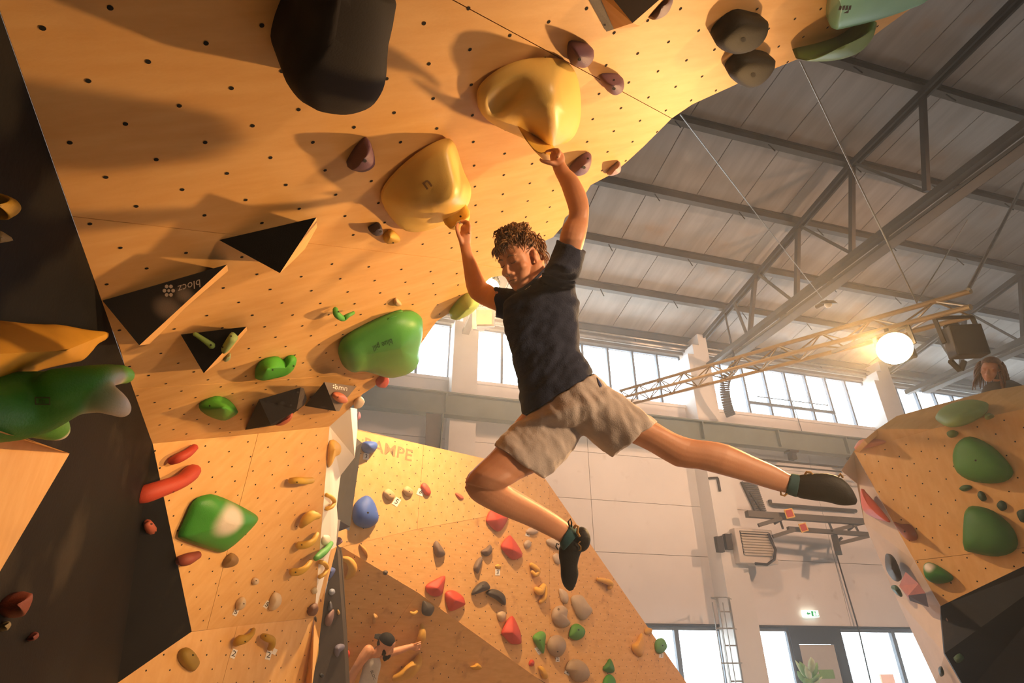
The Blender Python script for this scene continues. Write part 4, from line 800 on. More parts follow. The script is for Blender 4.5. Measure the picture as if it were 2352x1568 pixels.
# number tags
def tagcard(pl, px, py, w, h, ang, s, lb):
    a = math.radians(ang); ux, uy = math.cos(a), math.sin(a)
    q = [(px+(sx*w*ux-sy*h*uy)/2, py+(sx*w*uy+sy*h*ux)/2) for sx, sy in ((-1, -1), (1, -1), (1, 1), (-1, 1))]
    o = MB().prism([pl(x, y, .004) for x, y in q], -pl.n*.0025).build('number_tag', PAPER); tag(o, lb, 'tag', 'route number tags')
    if s: print_text(o, s, px, py, h*.9, ang, INK, 'digit')
for a in [(PR, 841, 1048, 13, 15, 8, '3', 'white tag reading 3 under the blue half-round hold'), (PR, 911, 1152, 14, 19, 32, '5', 'white tag reading 5 between two tan holds'),
          (PR, 966, 1130, 15, 15, 22, '6', 'white tag reading 6 beside the coral oval hold'), (PR, 1213, 1224, 10, 14, 15, '2', 'white tag reading 2 below the shin'),
          (PR, 1143, 1314, 11, 14, 0, '3', 'white tag reading 3 under the tiny yellow hold'), (PR, 1281, 1514, 9, 11, 0, '2', 'white tag reading 2 under the sandy ball hold'),
          (PR, 1305, 1542, 13, 14, 35, '2', 'rounded white tag beside the lumpy sandy hold'), (PR, 1236, 1494, 18, 8, 55, '1', 'slim slanted white tag under the green three-cornered hold'),
          (PR, 1519, 1505, 10, 11, 5, '1', 'white tag reading 1 hanging at the slanted edge'), (PC, 542, 1405, 10, 18, 28, '5', 'white tag reading 5 under the cream leaf hold'),
          (PC, 613, 1388, 10, 18, 35, '5', 'white tag reading 5 beside the pale stone hold'), (PD, 537, 1501, 11, 22, 22, '2', 'white tag with a smudged 2 below the mustard curl'),
          (PD, 617, 1504, 12, 22, 15, '2', 'torn white tag reading 2 below the mustard hook'), (PD, 631, 1496, 9, 14, 25, '', 'blank white tag overlapping the torn tag')]: tagcard(*a)
for k, (x, y, an) in enumerate([(770, 1513, 20), (776, 1517, 5), (782, 1514, -15)]): tagcard(PS, x, y, 6, 14, an, 'IVX'[k], ('white strip tag, first of three under the blue-grey cone', 'white strip tag, middle of three under the blue-grey cone', 'white strip tag, last of three under the blue-grey cone')[k])
# painted word
wp = [c for c in WD.children if c.name.startswith('plywood_panel')][0]
print_text(wp, 'RAMPE', 891, 1033, 38, 0, mat('sign_paint', '#a8875c', .8, .1, 60), 'painted_word', vx=(.965, .262), vy=(.12, -.97), bold=True, sx=1.0)
# --- boulder holds
for pts, rg, c, lb, bl, p in [
    ([(2188, 1045), (2200, 1015), (2230, 1002), (2275, 1022), (2310, 1055), (2328, 1085), (2310, 1105), (2270, 1110), (2225, 1102), (2195, 1080)], (2255, 1060, .16), '#3f7f2a', 'upper of two big smooth green dome holds on the boulder', [(2241, 1057, 2.5)], 2.2),
    ([(2213, 1195), (2218, 1172), (2235, 1161), (2280, 1172), (2320, 1205), (2337, 1240), (2330, 1265), (2290, 1278), (2240, 1270), (2213, 1258)], (2270, 1220, .17), '#37702a', 'lower of two big smooth green dome holds on the boulder', [], 2.2),
    ([(2175, 992), (2188, 987), (2201, 993), (2196, 1002), (2184, 1005), (2176, 1000)], (2188, 996, .05), '#5f7a34', 'small round olive hold near the boulder top', [], 1.8),
    ([(2203, 1122), (2212, 1114), (2228, 1114), (2232, 1121), (2215, 1128)], (2218, 1120, .04), '#2f5a2c', 'flat dark green pebble hold between the domes', [], 1.8),
    ([(2245, 1138), (2250, 1127), (2260, 1132), (2266, 1146), (2256, 1151)], (2255, 1139, .04), '#2c4a30', 'dark green bean hold beside the flat pebble', [], 1.8),
    ([(2289, 1160), (2298, 1149), (2310, 1155), (2312, 1168), (2300, 1173)], (2300, 1160, .04), '#274530', 'dark round hold above the lower green dome', [], 1.8),
    ([(2335, 1178), (2345, 1170), (2360, 1172), (2360, 1196), (2345, 1198)], (2348, 1184, .04), '#23402c', 'dark hold cut by the frame beside the lower dome', [], 1.8),
    ([(2121, 1300), (2130, 1291), (2145, 1294), (2175, 1312), (2190, 1328), (2175, 1338), (2145, 1339), (2125, 1325)], (2145, 1315, .10), chalk_mat('green_drop', '#357a2c', [(PW(2132, 1300, .08), .07)]), 'green drop hold with a chalky top low on the boulder', [], 1.8),
    ([(2052, 1199), (2070, 1203), (2093, 1206), (2108, 1236), (2088, 1241), (2070, 1226)], (2085, 1222, .07), '#9a5638', 'rust-coloured faceted hold by the boulder edge', [(2078, 1220, 2.4)], 1.1)]:
    hold(PW, pts, [rg], c, lb, n=26, bolts=bl, p=p, group='holds on the boulder')
PT = plane3(S1, w((2345, 940)), up2[2]).lifted(.03); PT0 = plane3(S0, S1, up2[0])
hold(PT, [(2148, 957), (2165, 938), (2200, 925), (2240, 919), (2268, 925), (2268, 940), (2250, 955), (2215, 972), (2180, 978), (2158, 970)], [(2210, 948, .1)], '#7f9a52', 'pale green oval hold on the sloping top of the boulder', n=26, p=2)
hold(PT, [(2262, 955), (2272, 950), (2284, 954), (2275, 960), (2264, 962)], [(2272, 955, .04)], '#6e7a40', 'small olive hold beside the pale green oval', n=12)
hold(PT0, [(1964, 1033), (1975, 1010), (2005, 1007), (2035, 1013), (2020, 1022)], [(1995, 1018, .06)], '#c97a62', 'coral wedge hold at the corner of the boulder top', n=16, p=1.2)
PB = plane3(w((1961, 1036)), w((2160, 1392)), at(2058, 1372, 6.3)).lifted(.09)
for pts, rg, c, lb in [
    ([(1977, 1122), (1985, 1130), (2012, 1160), (2040, 1195), (2040, 1199), (2010, 1190), (1985, 1175), (1977, 1150)], (1998, 1165, .08), '#c9503a', 'bright red shark-fin hold on the pale boulder side'),
    ([(2033, 1275), (2042, 1272), (2055, 1288), (2068, 1325), (2064, 1335), (2050, 1330), (2035, 1305)], (2050, 1305, .08), '#3a3836', 'dark grey fin hold on the pale boulder side'),
    ([(2046, 1348), (2055, 1343), (2066, 1355), (2071, 1370), (2060, 1365)], (2058, 1356, .05), '#3d5a40', 'small dark green hold on the pale boulder side'),
    ([(2155, 1535), (2162, 1530), (2168, 1548), (2160, 1553)], (2161, 1542, .03), '#33403a', 'tiny dark hold low on the pale boulder side')]:
    hold(PB, pts, [rg], c, lb, n=18, p=1.4, group='holds on the boulder side')
v, fb = volume(PB, [(2065, 1345, .004), (2080, 1313, .05), (2110, 1340, .1), (2126, 1362, .08), (2086, 1367, .1), (2090, 1379, .06), (2133, 1394, .05), (2120, 1360, .004), (2070, 1340, .002)],
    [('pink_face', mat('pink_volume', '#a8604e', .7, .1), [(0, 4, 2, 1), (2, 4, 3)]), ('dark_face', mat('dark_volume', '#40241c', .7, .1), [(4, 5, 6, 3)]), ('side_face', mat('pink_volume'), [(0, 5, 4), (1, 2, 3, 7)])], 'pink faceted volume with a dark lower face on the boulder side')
PBB = plane3(w((2160, 1392)), at(2520, 1700, 4.2), at(2170, 1500, 5.0))
hold(PBB, [(2170, 1420), (2178, 1415), (2200, 1440), (2215, 1452), (2192, 1450), (2182, 1442)], [(2192, 1440, .04)], '#8a6a50', 'brownish flake hold on the black boulder base', n=14)
hold(PBB, [(2190, 1510), (2205, 1500), (2215, 1512), (2200, 1522)], [(2203, 1511, .05)], '#34502c', 'dim green hold on the black boulder base', n=12)
# ------------------------------------------------------------------ people
def psec(Lp, Rp, d, th=.9, dd=0, n=18, sq=2.0):
    a, b = at(Lp[0], Lp[1], d+dd), at(Rp[0], Rp[1], d-dd); c = (a+b)/2; x = (b-a)/2
    y = ray((Lp[0]+Rp[0])/2, (Lp[1]+Rp[1])/2).normalized(); y = (y-x*(y.dot(x)/x.length_squared)).normalized()*x.length*th
    f = lambda u: math.copysign(abs(u)**(2/sq), u)
    return [c+x*f(math.cos(t))+y*f(math.sin(t)) for t in (2*math.pi*k/n for k in range(n))]
def plofts(mb, secs, cap=True, sub=2, **kw):        # secs: (L, R, depth, thickness[, dd]); smoothly resampled
    flat = [tuple(s[0])+tuple(s[1])+(s[2], s[3] if len(s) > 3 else .9, s[4] if len(s) > 4 else 0) for s in secs]
    ss = spline(flat, (len(flat)-1)*sub+1, closed=False)
    return mb.loft([psec(s[0:2], s[2:4], s[4], s[5], s[6], **kw) for s in ss], cap)
def chain(mb, pts, n=10):                            # (px, py, depth, radius px)
    P = [at(p[0], p[1], p[2]) for p in pts]; r = [p[3]*p[2]/FPX for p in pts]
    mb.tube(P, r, n)
    for q, rr in ((P[0], r[0]), (P[-1], r[-1])): mb.ball(q, rr*.99, 10, 6)
    return mb
def fuse(mb, name, mt, parent, voxel=.005, smooth=5, fac=.5, disp=None):
    o = mb.build('tmp', mt, None, fix=True, loc=(0, 0, 0))
    r = o.modifiers.new('r', 'REMESH'); r.mode = 'VOXEL'; r.voxel_size = voxel; r.use_smooth_shade = True
    if smooth: s = o.modifiers.new('s', 'SMOOTH'); s.iterations = smooth; s.factor = fac
    dg = bpy.context.evaluated_depsgraph_get(); dg.update()
    me = bpy.data.meshes.new_from_object(o.evaluated_get(dg)); me.name = name
    off = WLOC[parent.name]
    from mathutils import noise
    nn = [v.normal.copy() for v in me.vertices]
    cc_ = [v.co.copy() for v in me.vertices]
    for v, n_, c_ in zip(me.vertices, nn, cc_): v.co = c_-off+(n_*disp(c_) if disp else V((0, 0, 0)))
    me.polygons.foreach_set('use_smooth', [True]*len(me.polygons))
    bpy.data.objects.remove(o)
    me.materials.clear(); me.materials.append(mt)
    k = bpy.data.objects.new(name, me); C.objects.link(k); k.parent = parent; WLOC[k.name] = off
    return k
from mathutils import noise as NZ
SKIN = mat('skin', '#d99d78', .5, .05, 9, .05, 120, col2='#cf9069')
SKIN.node_tree.nodes['Principled BSDF'].inputs['Subsurface Weight'].default_value = .08
SKIN.node_tree.nodes['Principled BSDF'].inputs['Subsurface Radius'].default_value = (.02, .008, .004)
NAVY = mat('navy_cloth', '#252c42', .85, .08, 40, .25, 200)
SHORT = mat('stone_cloth', '#c3b6ad', .85, .06, 30, .2, 200)
TEALC = mat('teal_sock', '#2f5a5e', .8, .1, 60)
RUB = mat('black_rubber', '#26241f', .6, .1, 20, .15, 150)
HAIR = mat('brown_hair', '#93673d', .5, .25, 30, .3, 90, col2='#684525')
HAIRL = mat('light_hair', '#b38550', .45, .2, 30)
TANS = mat('tan_strap', '#b98c4a', .7, .1)
cl = empty('person', at(1300, 930, 2.25), 'climber in navy T-shirt and beige shorts hanging mid-swing from yellow holds', 'person')
b = MB()
WD_ = dep(PA(1250, 349, .24))-.02            # where the hands meet the wedge holds
HL_ = dep(PA(1058, 508, .16))-.02
dR = WD_; dL = HL_
plofts(b, [((1270, 390), (1297, 372), dR+.0, .75), ((1277, 405), (1309, 389), dR-.03, .8), ((1288, 427), (1325, 404), dR-.07, .9), ((1299, 459), (1346, 444), dR-.13, .95), ((1307, 486), (1353, 476), dR-.17, .95), ((1303, 503), (1352, 500), dR-.18, .9), ((1293, 518), (1350, 520), dR-.2, .95), ((1285, 547), (1344, 550), dR-.22, .95), ((1282, 585), (1332, 590), dR-.22, .8), ((1274, 610), (1322, 618), dR-.23, .6)])
plofts(b, [((1056, 566), (1081, 556), dL, .7), ((1060, 586), (1085, 578), dL-.02, .8), ((1065, 622), (1099, 612), dL-.05, .9), ((1071, 660), (1115, 646), dL-.08, .95), ((1082, 684), (1124, 652), dL-.1, .95), ((1106, 700), (1131, 655), dL-.14, .9), ((1137, 713), (1138, 660), dL-.2, .9), ((1165, 718), (1168, 668), 2.36, .9), ((1200, 715), (1205, 668), 2.3, .9)])
plofts(b, [((1195, 690), (1280, 632), 2.26, .4), ((1170, 740), (1310, 700), 2.26, .45), ((1180, 810), (1315, 770), 2.24, .45), ((1198, 880), (1322, 825), 2.22, .45), ((1215, 940), (1350, 880), 2.2, .5), ((1235, 965), (1372, 912), 2.21, .45)])
plofts(b, [((1203, 672), (1262, 640), 2.28, .8), ((1198, 650), (1252, 618), 2.29, .85), ((1198, 620), (1250, 596), 2.30, .9)])
plofts(b, [((1335, 975), (1385, 902), 2.19, .6), ((1380, 1000), (1434, 922), 2.165, .7), ((1438, 1012), (1506, 968), 2.15, .95), ((1495, 1038), (1552, 995), 2.16, .95), ((1552, 1071), (1592, 1008), 2.17, .9), ((1602, 1077), (1628, 1012), 2.17, .9), ((1655, 1090), (1674, 1021), 2.18, .95), ((1713, 1106), (1732, 1048), 2.2, .95), ((1765, 1122), (1782, 1070), 2.22, .9), ((1795, 1130), (1812, 1088), 2.23, .9), ((1822, 1136), (1832, 1094), 2.24, .8)])
plofts(b, [((1215, 930), (1320, 1010), 2.22, .6), ((1168, 985), (1275, 1062), 2.17, .75), ((1135, 1030), (1228, 1085), 2.1, .8), ((1110, 1055), (1195, 1100), 2.07, .85), ((1084, 1080), (1172, 1114), 2.04, .85), ((1067, 1108), (1140, 1128), 2.03, .8)])
plofts(b, [((1066, 1118), (1150, 1085), 2.04, .6), ((1080, 1142), (1150, 1100), 2.05, .8), ((1100, 1157), (1165, 1112), 2.07, .95), ((1130, 1172), (1180, 1121), 2.10, 1), ((1160, 1186), (1205, 1136), 2.13, 1), ((1205, 1204), (1245, 1160), 2.18, .95), ((1253, 1227), (1282, 1184), 2.22, .9), ((1284, 1244), (1309, 1205), 2.25, .85), ((1296, 1256), (1324, 1218), 2.26, .8)])
b.ball(at(1102, 1108, 2.06), 33*2.06/FPX, 18, 12)
b.ball(at(1276, 354, dR+.018), 9.5*dR/FPX, 12, 8).ball(at(1067, 525, dL+.014), 10*dL/FPX, 12, 8)
# raised hand on the tip of the big hold: palm, four fingers over the edge, thumb along it
plofts(b, [((1271, 389), (1297, 373), dR, .6), ((1267, 380), (1298, 362), dR+.0, .55), ((1264, 370), (1294, 352), dR+.005, .5), ((1262, 362), (1288, 346), dR+.015, .45), ((1262, 354), (1282, 342), dR+.02, .4)])
for i, (dx, dy, dd, ln) in enumerate([(0, 0, -.035, .9), (-2, 1, -.012, 1.05), (-3, 2, .012, 1), (-4, 3, .034, .8)]):
    chain(b, [(1281+dx, 360+dy, dR+dd, 4.6), (1286+dx, 350+dy, dR+dd+.005, 4.4), (1282+dx*2, 343+dy, dR+dd+.02, 4.0), (1274+dx*2-4*ln, 343+dy, dR+dd+.035, 3.6), (1266+dx*2-6*ln, 346+dy, dR+dd+.04, 3.2)])
chain(b, [(1279, 378, dR-.005, 6.2), (1264, 374, dR-.015, 6), (1252, 372, dR-.015, 5), (1244, 369, dR-.008, 4.4), (1241, 366, dR, 3.6)])
# lower hand: palm to the viewer, fingers curled over the small wedge
plofts(b, [((1056, 568), (1082, 556), dL, .6), ((1053, 552), (1083, 545), dL, .5), ((1053, 540), (1083, 531), dL+.005, .45), ((1057, 530), (1080, 522), dL+.01, .4), ((1060, 518), (1078, 513), dL+.014, .4)])
for i, (dx, dd, ln) in enumerate([(6, -.03, .85), (3, -.008, 1), (-1, .014, 1), (-5, .034, .85)]):
    chain(b, [(1072+dx, 534, dL+dd, 4.5), (1073+dx, 520, dL+dd+.004, 4.2), (1071+dx, 511, dL+dd+.014, 3.9), (1065+dx-2*ln, 507, dL+dd+.024, 3.5), (1059+dx-3*ln, 510, dL+dd+.03, 3.1)])
chain(b, [(1060, 556, dL-.012, 5.6), (1054, 541, dL-.022, 5.2), (1050, 530, dL-.02, 4.6), (1049, 520, dL-.012, 4.0), (1052, 514, dL-.004, 3.3)])
# head
def head(mb, ear_px, ear_d, Rr, k, side=-1):
    ax = [RT*c[0]+UP*c[1]-FW*c[2] for c in Rr]        # right, forward, up of the face
    for i in range(3):
        for j in range(i): ax[i] = ax[i]-ax[j]*ax[i].dot(ax[j])
        ax[i].normalize()
    O = at(ear_px[0], ear_px[1], ear_d)-(ax[0]*.074*side+ax[1]*-.01+ax[2]*-.01)*k
    T = lambda x, y, z: O+(ax[0]*x+ax[1]*y+ax[2]*z)*k
    el = lambda x, y, z, rx, ry, rz: mb.ball(T(x, y, z), (rx*k, ry*k, rz*k), 18, 12, ax)
    el(0, -.018, .038, .074, .096, .082); el(0, .03, .04, .062, .062, .062)
    rows = [(.045, .060, .083, .0), (.02, .066, .087, -.01), (0, .066, .078, -.01), (-.02, .066, .08, -.01), (-.045, .062, .081, 0), (-.065, .055, .082, .005), (-.085, .047, .080, .01), (-.108, .033, .079, .022), (-.122, .020, .072, .032)]
    rings = []
    for z, hw, fr, bk in rows:
        cy, ry = (fr+bk)/2, (fr-bk)/2
        sg = lambda u, e: math.copysign(abs(u)**e, u)
        rings.append([T(hw*sg(math.cos(t), .8), cy+ry*sg(math.sin(t), .75), z) for t in (2*math.pi*i/20 for i in range(20))])
    mb.loft(rings)
    mb.loft([[T(x, y, z) for x, y, z in sec] for sec in [[(-.007, .078, .02), (.007, .078, .02), (.006, .092, .018), (-.006, .092, .018)], [(-.011, .07, -.015), (.011, .07, -.015), (.006, .103, -.014), (-.006, .103, -.014)], [(-.017, .07, -.040), (.017, .07, -.040), (.009, .113, -.036), (-.009, .113, -.036)], [(-.013, .07, -.050), (.013, .07, -.050), (.006, .098, -.049), (-.006, .098, -.049)]]])
    for s in (-1, 1):
        el(s*.013, .088, -.043, .009, .012, .008)      # nostril wing
        el(s*.033, .068, .004, .019, .018, .013)       # lid over the eye
        el(s*.032, .080, .022, .021, .010, .007)       # brow ridge
        el(s*.047, .055, -.028, .021, .024, .02)       # cheek
        el(s*.076, -.012, -.008, .008, .020, .032); el(s*.080, -.004, .010, .009, .012, .014); el(s*.077, -.002, -.032, .006, .008, .009)
    el(0, .086, -.064, .022, .009, .0065); el(0, .085, -.075, .018, .009, .0075); el(0, .077, -.108, .017, .012, .012)
    return T, ax
Tm, axm = head(b, (1231, 591), 2.27, [(-.68, -.20, -.70), (-.67, -.25, .70), (-.33, .94, .05)], .965)
fuse(b, 'body', SKIN, cl, .0042, 4, .5)
def strip(T, pts, r, name, mt, par, n=6): return MB().tube([T(*p) for p in pts], r, n).build(name, mt, par, True)
LASH = mat('lash', '#2c1a10', .7, 0); LIPM = mat('lips', '#a3604c', .5, .05)
for s in (-1, 1):
    strip(Tm, [(s*.016, .0865, .0005), (s*.026, .0885, -.005), (s*.037, .086, -.006), (s*.048, .079, -.001)], [.0008, .0016, .0016, .0008], 'eyelashes', LASH, cl)
    strip(Tm, [(s*.014, .0905, .021), (s*.028, .0925, .0275), (s*.042, .0865, .026), (s*.052, .077, .019)], [.0018, .0034, .003, .0012], 'eyebrow', HAIR, cl)
strip(Tm, [(-.023, .0865, -.071), (-.01, .0945, -.0695), (0, .0948, -.0685), (.01, .0945, -.0695), (.023, .0865, -.071)], .0012, 'mouth_line', LASH, cl)
for s in (-1, 1): MB().ball(Tm(s*.0075, .1035, -.0475), .0026, 8, 5).build('nostril', LASH, cl, True)
# hair: a close cap plus loose curls
hb = MB()
def scalp(u, v): return Tm(.078*math.cos(v)*math.sin(u), -.018+.100*math.cos(v)*math.cos(u), .040+.088*math.sin(v))
rings = []
for i in range(13):
    row = []
    for j in range(28):
        u = 2*math.pi*j/28; f = math.cos(u)
        v0 = .30 if f > .35 else (-.05 if f > -.25 else -.62)     # hairline: forehead, temple, nape
        vv = v0+(1.45-v0)*i/12; p_ = scalp(u, vv); row.append(p_+(p_-Tm(0, -.018, .03)).normalized()*.006*NZ.noise(p_*60))
    rings.append(row)
hb.loft(rings)
rnd = random.Random(5)
for k in range(620):
    u = rnd.uniform(0, 2*math.pi); f = math.cos(u)
    v0 = .34 if f > .3 else (.02 if f > -.25 else -.5)
    vv = rnd.uniform(v0, 1.5); p0 = scalp(u, vv); nn = (p0-Tm(0, -.018, .02)).normalized()
    fwd = (axm[1]*.75+axm[0]*rnd.uniform(-.7, .5)-axm[2]*.55) if f > -.2 else (-axm[2]*.9+axm[0]*rnd.uniform(-.4, .4))
    if f > .3 and vv < .8: fwd = axm[1]*.35+axm[0]*rnd.uniform(-.2, .7)-axm[2]*rnd.uniform(.5, .9)
    if vv > 1.0: fwd = axm[1]*rnd.uniform(-.1, 1)+axm[0]*rnd.uniform(-.9, .9)
    L_ = rnd.uniform(.035, .068); pts = []; sd = fwd.cross(nn); lift = rnd.uniform(.004, .018)*(1.7 if vv > .9 else .9); cu_ = rnd.uniform(.002, .007)*rnd.choice((-1, 1)); ph = rnd.uniform(0, 6)
    for q in range(8):
        t = q/7
        pts.append(p0+fwd*L_*t+nn*(lift*math.sin(math.pi*min(1, t*1.05))+.003+cu_*.6*math.sin(ph+t*5))+sd*cu_*math.cos(ph+t*5)*1.4)
    hb.tube(pts, [.0022, .0028, .003, .0028, .0024, .002, .0014, .0005], 5)
hb.build('hair', HAIR, cl, True)
h2 = MB()
for k in range(110):
    u = rnd.uniform(1.6, 6.0); vv = rnd.uniform(.3, 1.5); p0 = scalp(u, vv)+axm[2]*.004; nn = (p0-Tm(0, -.018, .02)).normalized()
    fwd = axm[1]*rnd.uniform(-.3, 1)+axm[0]*rnd.uniform(-1, .6); L_ = rnd.uniform(.035, .065)
    h2.tube([p0+fwd*L_*t+nn*(.014*math.sin(math.pi*t)+.004) for t in (0, .25, .5, .75, 1)], [.0014, .0024, .0022, .0016, .0006], 5)
h2.build('hair_highlight', HAIRL, cl, True)
# T-shirt
t = MB()
plofts(t, [((1188, 672), (1272, 612), 2.285, .42), ((1158, 690), (1316, 640), 2.27, .47), ((1154, 728), (1325, 683), 2.26, .5), ((1161, 768), (1329, 722), 2.25, .5), ((1171, 808), (1331, 765), 2.24, .5), ((1185, 860), (1335, 805), 2.225, .5), ((1193, 912), (1349, 828), 2.21, .53), ((1197, 962), (1364, 856), 2.21, .56)], sub=3, n=28)
plofts(t, [((1279, 551), (1347, 579), dR-.22, 1.1), ((1270, 580), (1341, 600), dR-.225, 1.1), ((1252, 615), (1328, 632), dR-.24, 1.05), ((1235, 645), (1322, 668), 2.26, .85), ((1215, 680), (1318, 710), 2.26, .55)], sub=3, n=22)
plofts(t, [((1135, 658), (1138, 730), dL-.2, .8), ((1160, 661), (1164, 738), 2.35, .7), ((1190, 662), (1205, 745), 2.29, .6), ((1225, 655), (1250, 740), 2.26, .5)], sub=3, n=22)
def wr(co):
    q = co*9; return .008*NZ.noise(V((q.x*1.3+q.z*.8, q.y*1.3, q.z*2.6-q.x)))+.005*NZ.noise(V((q.x*2+q.z*2, q.y*2, q.z*4-q.x*3)))
sh = fuse(t, 'shirt', NAVY, cl, .0055, 4, .5, wr)
WHT = mat('white_print', '#d9cfc4', .8, 0)
for q in [[(1198, 662), (1202, 656), (1206, 657), (1201, 663)], [(1202, 655), (1206, 649), (1217, 653), (1210, 657)], [(1208, 647), (1212, 642), (1224, 649), (1219, 653)]]: decal(sh, q, 'shirt_stripe', WHT, lift=.003)
MB().tube([at(x, y, d) for x, y, d in [(1190, 668, 2.22), (1203, 662, 2.2), (1222, 648, 2.2), (1242, 628, 2.22), (1262, 608, 2.26)]], .006, 8).build('collar', NAVY, cl, True)
# shorts
t = MB()
plofts(t, [((1217, 948), (1367, 855), 2.205, .6), ((1203, 965), (1398, 884), 2.20, .62), ((1192, 975), (1425, 905), 2.19, .6), ((1200, 985), (1440, 930), 2.19, .55), ((1230, 990), (1420, 965), 2.19, .5)], sub=3, n=26)
plofts(t, [((1285, 975), (1402, 886), 2.18, .7), ((1338, 1002), (1444, 918), 2.165, .78), ((1372, 1028), (1476, 944), 2.155, .85), ((1407, 1050), (1512, 968), 2.15, .85)], sub=3, n=24)
plofts(t, [((1205, 955), (1345, 980), 2.2, .6), ((1166, 985), (1332, 1012), 2.17, .6), ((1149, 1003), (1292, 1062), 2.13, .68), ((1135, 1022), (1250, 1100), 2.1, .8)], sub=3, n=24)
def wr2(co):
    q = co*10; return .009*NZ.noise(V((q.x*2.2+q.z, q.y, q.z*1.2)))+.004*NZ.noise(V((q.x*4+q.z*2, q.y*2, q.z*2-q.x)))
shs = fuse(t, 'shorts', SHORT, cl, .0055, 4, .5, wr2)
decal(shs, [(1371, 858), (1375, 862), (1382, 885), (1380, 891), (1376, 886), (1371, 868)], 'pocket_trim', mat('blue_trim', '#3a4a78', .8, 0), lift=.003)
# climbing shoes and socks
def shoe(secs, extra, name, mt, voxel=.004, th=.6):
    q = MB(); plofts(q, [s+(th,) if len(s) == 3 else s for s in secs], sub=3, n=20)
    for x, y, d, rx, ry in extra: q.ball(at(x, y, d), (rx*d/FPX, rx*d/FPX*.8, ry*d/FPX), 16, 10, (RT, FW, UP))
    return fuse(q, name, mt, cl, voxel, 3)
shoe([((1835, 1143), (1828, 1092), 2.235), ((1862, 1148), (1862, 1087), 2.225), ((1900, 1153), (1902, 1087), 2.215), ((1928, 1160), (1935, 1099), 2.21), ((1950, 1161), (1957, 1122), 2.205), ((1966, 1159), (1970, 1148), 2.205)], [(1842, 1118, 2.25, 24, 26)], 'climbing_shoe', RUB)
shoe([((1284, 1256), (1338, 1262), 2.255), ((1283, 1276), (1333, 1273), 2.25), ((1287, 1298), (1327, 1297), 2.245), ((1288, 1325), (1329, 1317), 2.24), ((1295, 1346), (1324, 1339), 2.235), ((1306, 1357), (1316, 1356), 2.235)], [(1334, 1238, 2.265, 23, 29), (1312, 1255, 2.26, 26, 20)], 'climbing_shoe', RUB)
shoe([((1804, 1133), (1818, 1086), 2.232, .9), ((1817, 1138), (1830, 1088), 2.236, .9), ((1830, 1142), (1840, 1090), 2.24, .85)], [], 'sock', TEALC)
shoe([((1285, 1248), (1311, 1203), 2.252, .9), ((1289, 1258), (1322, 1212), 2.256, .9), ((1292, 1268), (1334, 1222), 2.26, .8)], [], 'sock', TEALC)
for pts, r, nm, mt_ in [([(1308, 1208), (1305, 1198), (1310, 1191), (1313, 1200), (1312, 1210)], 2.0, 'pull_tab', RUB), ([(1282, 1262), (1277, 1255), (1279, 1248), (1284, 1250)], 1.6, 'pull_tab', RUB),
                        ([(1318, 1213), (1322, 1206), (1328, 1208), (1326, 1222), (1331, 1232)], 3.2, 'strap', TANS), ([(1333, 1243), (1328, 1248), (1334, 1255), (1334, 1262), (1329, 1264)], 1.5, 'lace', TANS)]:
    MB().tube([at(x, y, 2.225) for x, y in pts], r*2.225/FPX, 6).build(nm, mt_, cl, True)
for pts, r, nm, mt_ in [([(1803, 1128), (1793, 1126), (1794, 1136), (1802, 1138), (1808, 1132)], 2.4, 'pull_tab', TANS), ([(1849, 1090), (1852, 1084), (1862, 1085), (1866, 1090)], 3.0, 'strap', TANS), ([(1926, 1094), (1930, 1088), (1936, 1096)], 2.5, 'strap', TANS)]:
    MB().tube([at(x, y, 2.22) for x, y in pts], r*2.22/FPX, 6).build(nm, mt_, cl, True)
# man with the cap at the foot of the sign wall
dm = dep(PLW(962, 1480, .16))
m2 = empty('person', at(850, 1560, dm-.3), 'bearded man in black cap and white tank top reaching for a yellow hold', 'person')
b = MB(); c4 = lambda x, y: (780+x/7.84, 1368+y/7.84)
Ts, axs = head(b, (879, 1488), dm-.42, [(-.27, .01, .95), (.87, -.42, .25), (.40, .90, .1)], 1.05, 1)
chain(b, [(872, 1492, dm-.38, 11), (862, 1500, dm-.38, 13), (855, 1510, dm-.38, 16)])
chain(b, [(846, 1494, dm-.42, 13), (834, 1510, dm-.46, 12), (822, 1528, dm-.5, 10), (812, 1545, dm-.5, 10), (802, 1575, dm-.45, 8)], 12)
chain(b, [(868, 1502, dm-.28, 11), (892, 1500, dm-.22, 9), (915, 1494, dm-.15, 8.5), (935, 1487, dm-.08, 6.5), (947, 1484, dm-.05, 6)], 12)
plofts(b, [((838, 1490), (864, 1492), dm-.38, .8), ((836, 1520), (872, 1522), dm-.40, .7), ((828, 1560), (865, 1566), dm-.45, .7), ((815, 1640), (860, 1645), dm-.62, .7)])
chain(b, [(945, 1484, dm-.05, 6.5), (954, 1484, dm-.03, 6)])
for k, (y0, dd) in enumerate([(1478, -.02), (1482, 0), (1486, .01), (1490, .015)]):
    chain(b, [(952, y0+1, dm-.03+dd, 2.4), (960, y0-2, dm-.02+dd, 2.3), (966, y0-4, dm+.0+dd, 2.0)], 8)
chain(b, [(948, 1490, dm-.05, 2.8), (956, 1493, dm-.04, 2.4), (964, 1491, dm-.02, 2.1)], 8)
fuse(b, 'body', SKIN, m2, .008, 3)
t = MB()
plofts(t, [((846, 1482), (862, 1486), dm-.38, .9), ((840, 1500), (868, 1502), dm-.375, .85), ((836, 1522), (875, 1526), dm-.41, .8), ((826, 1560), (866, 1568), dm-.46, .8), ((812, 1640), (862, 1645), dm-.62, .8)], sub=3, n=22)
tk = fuse(t, 'tank_top', mat('white_cloth', '#cfc5ba', .85, .06, 30, .2, 150), m2, .007, 3, .5, lambda co: .006*NZ.noise(co*14))
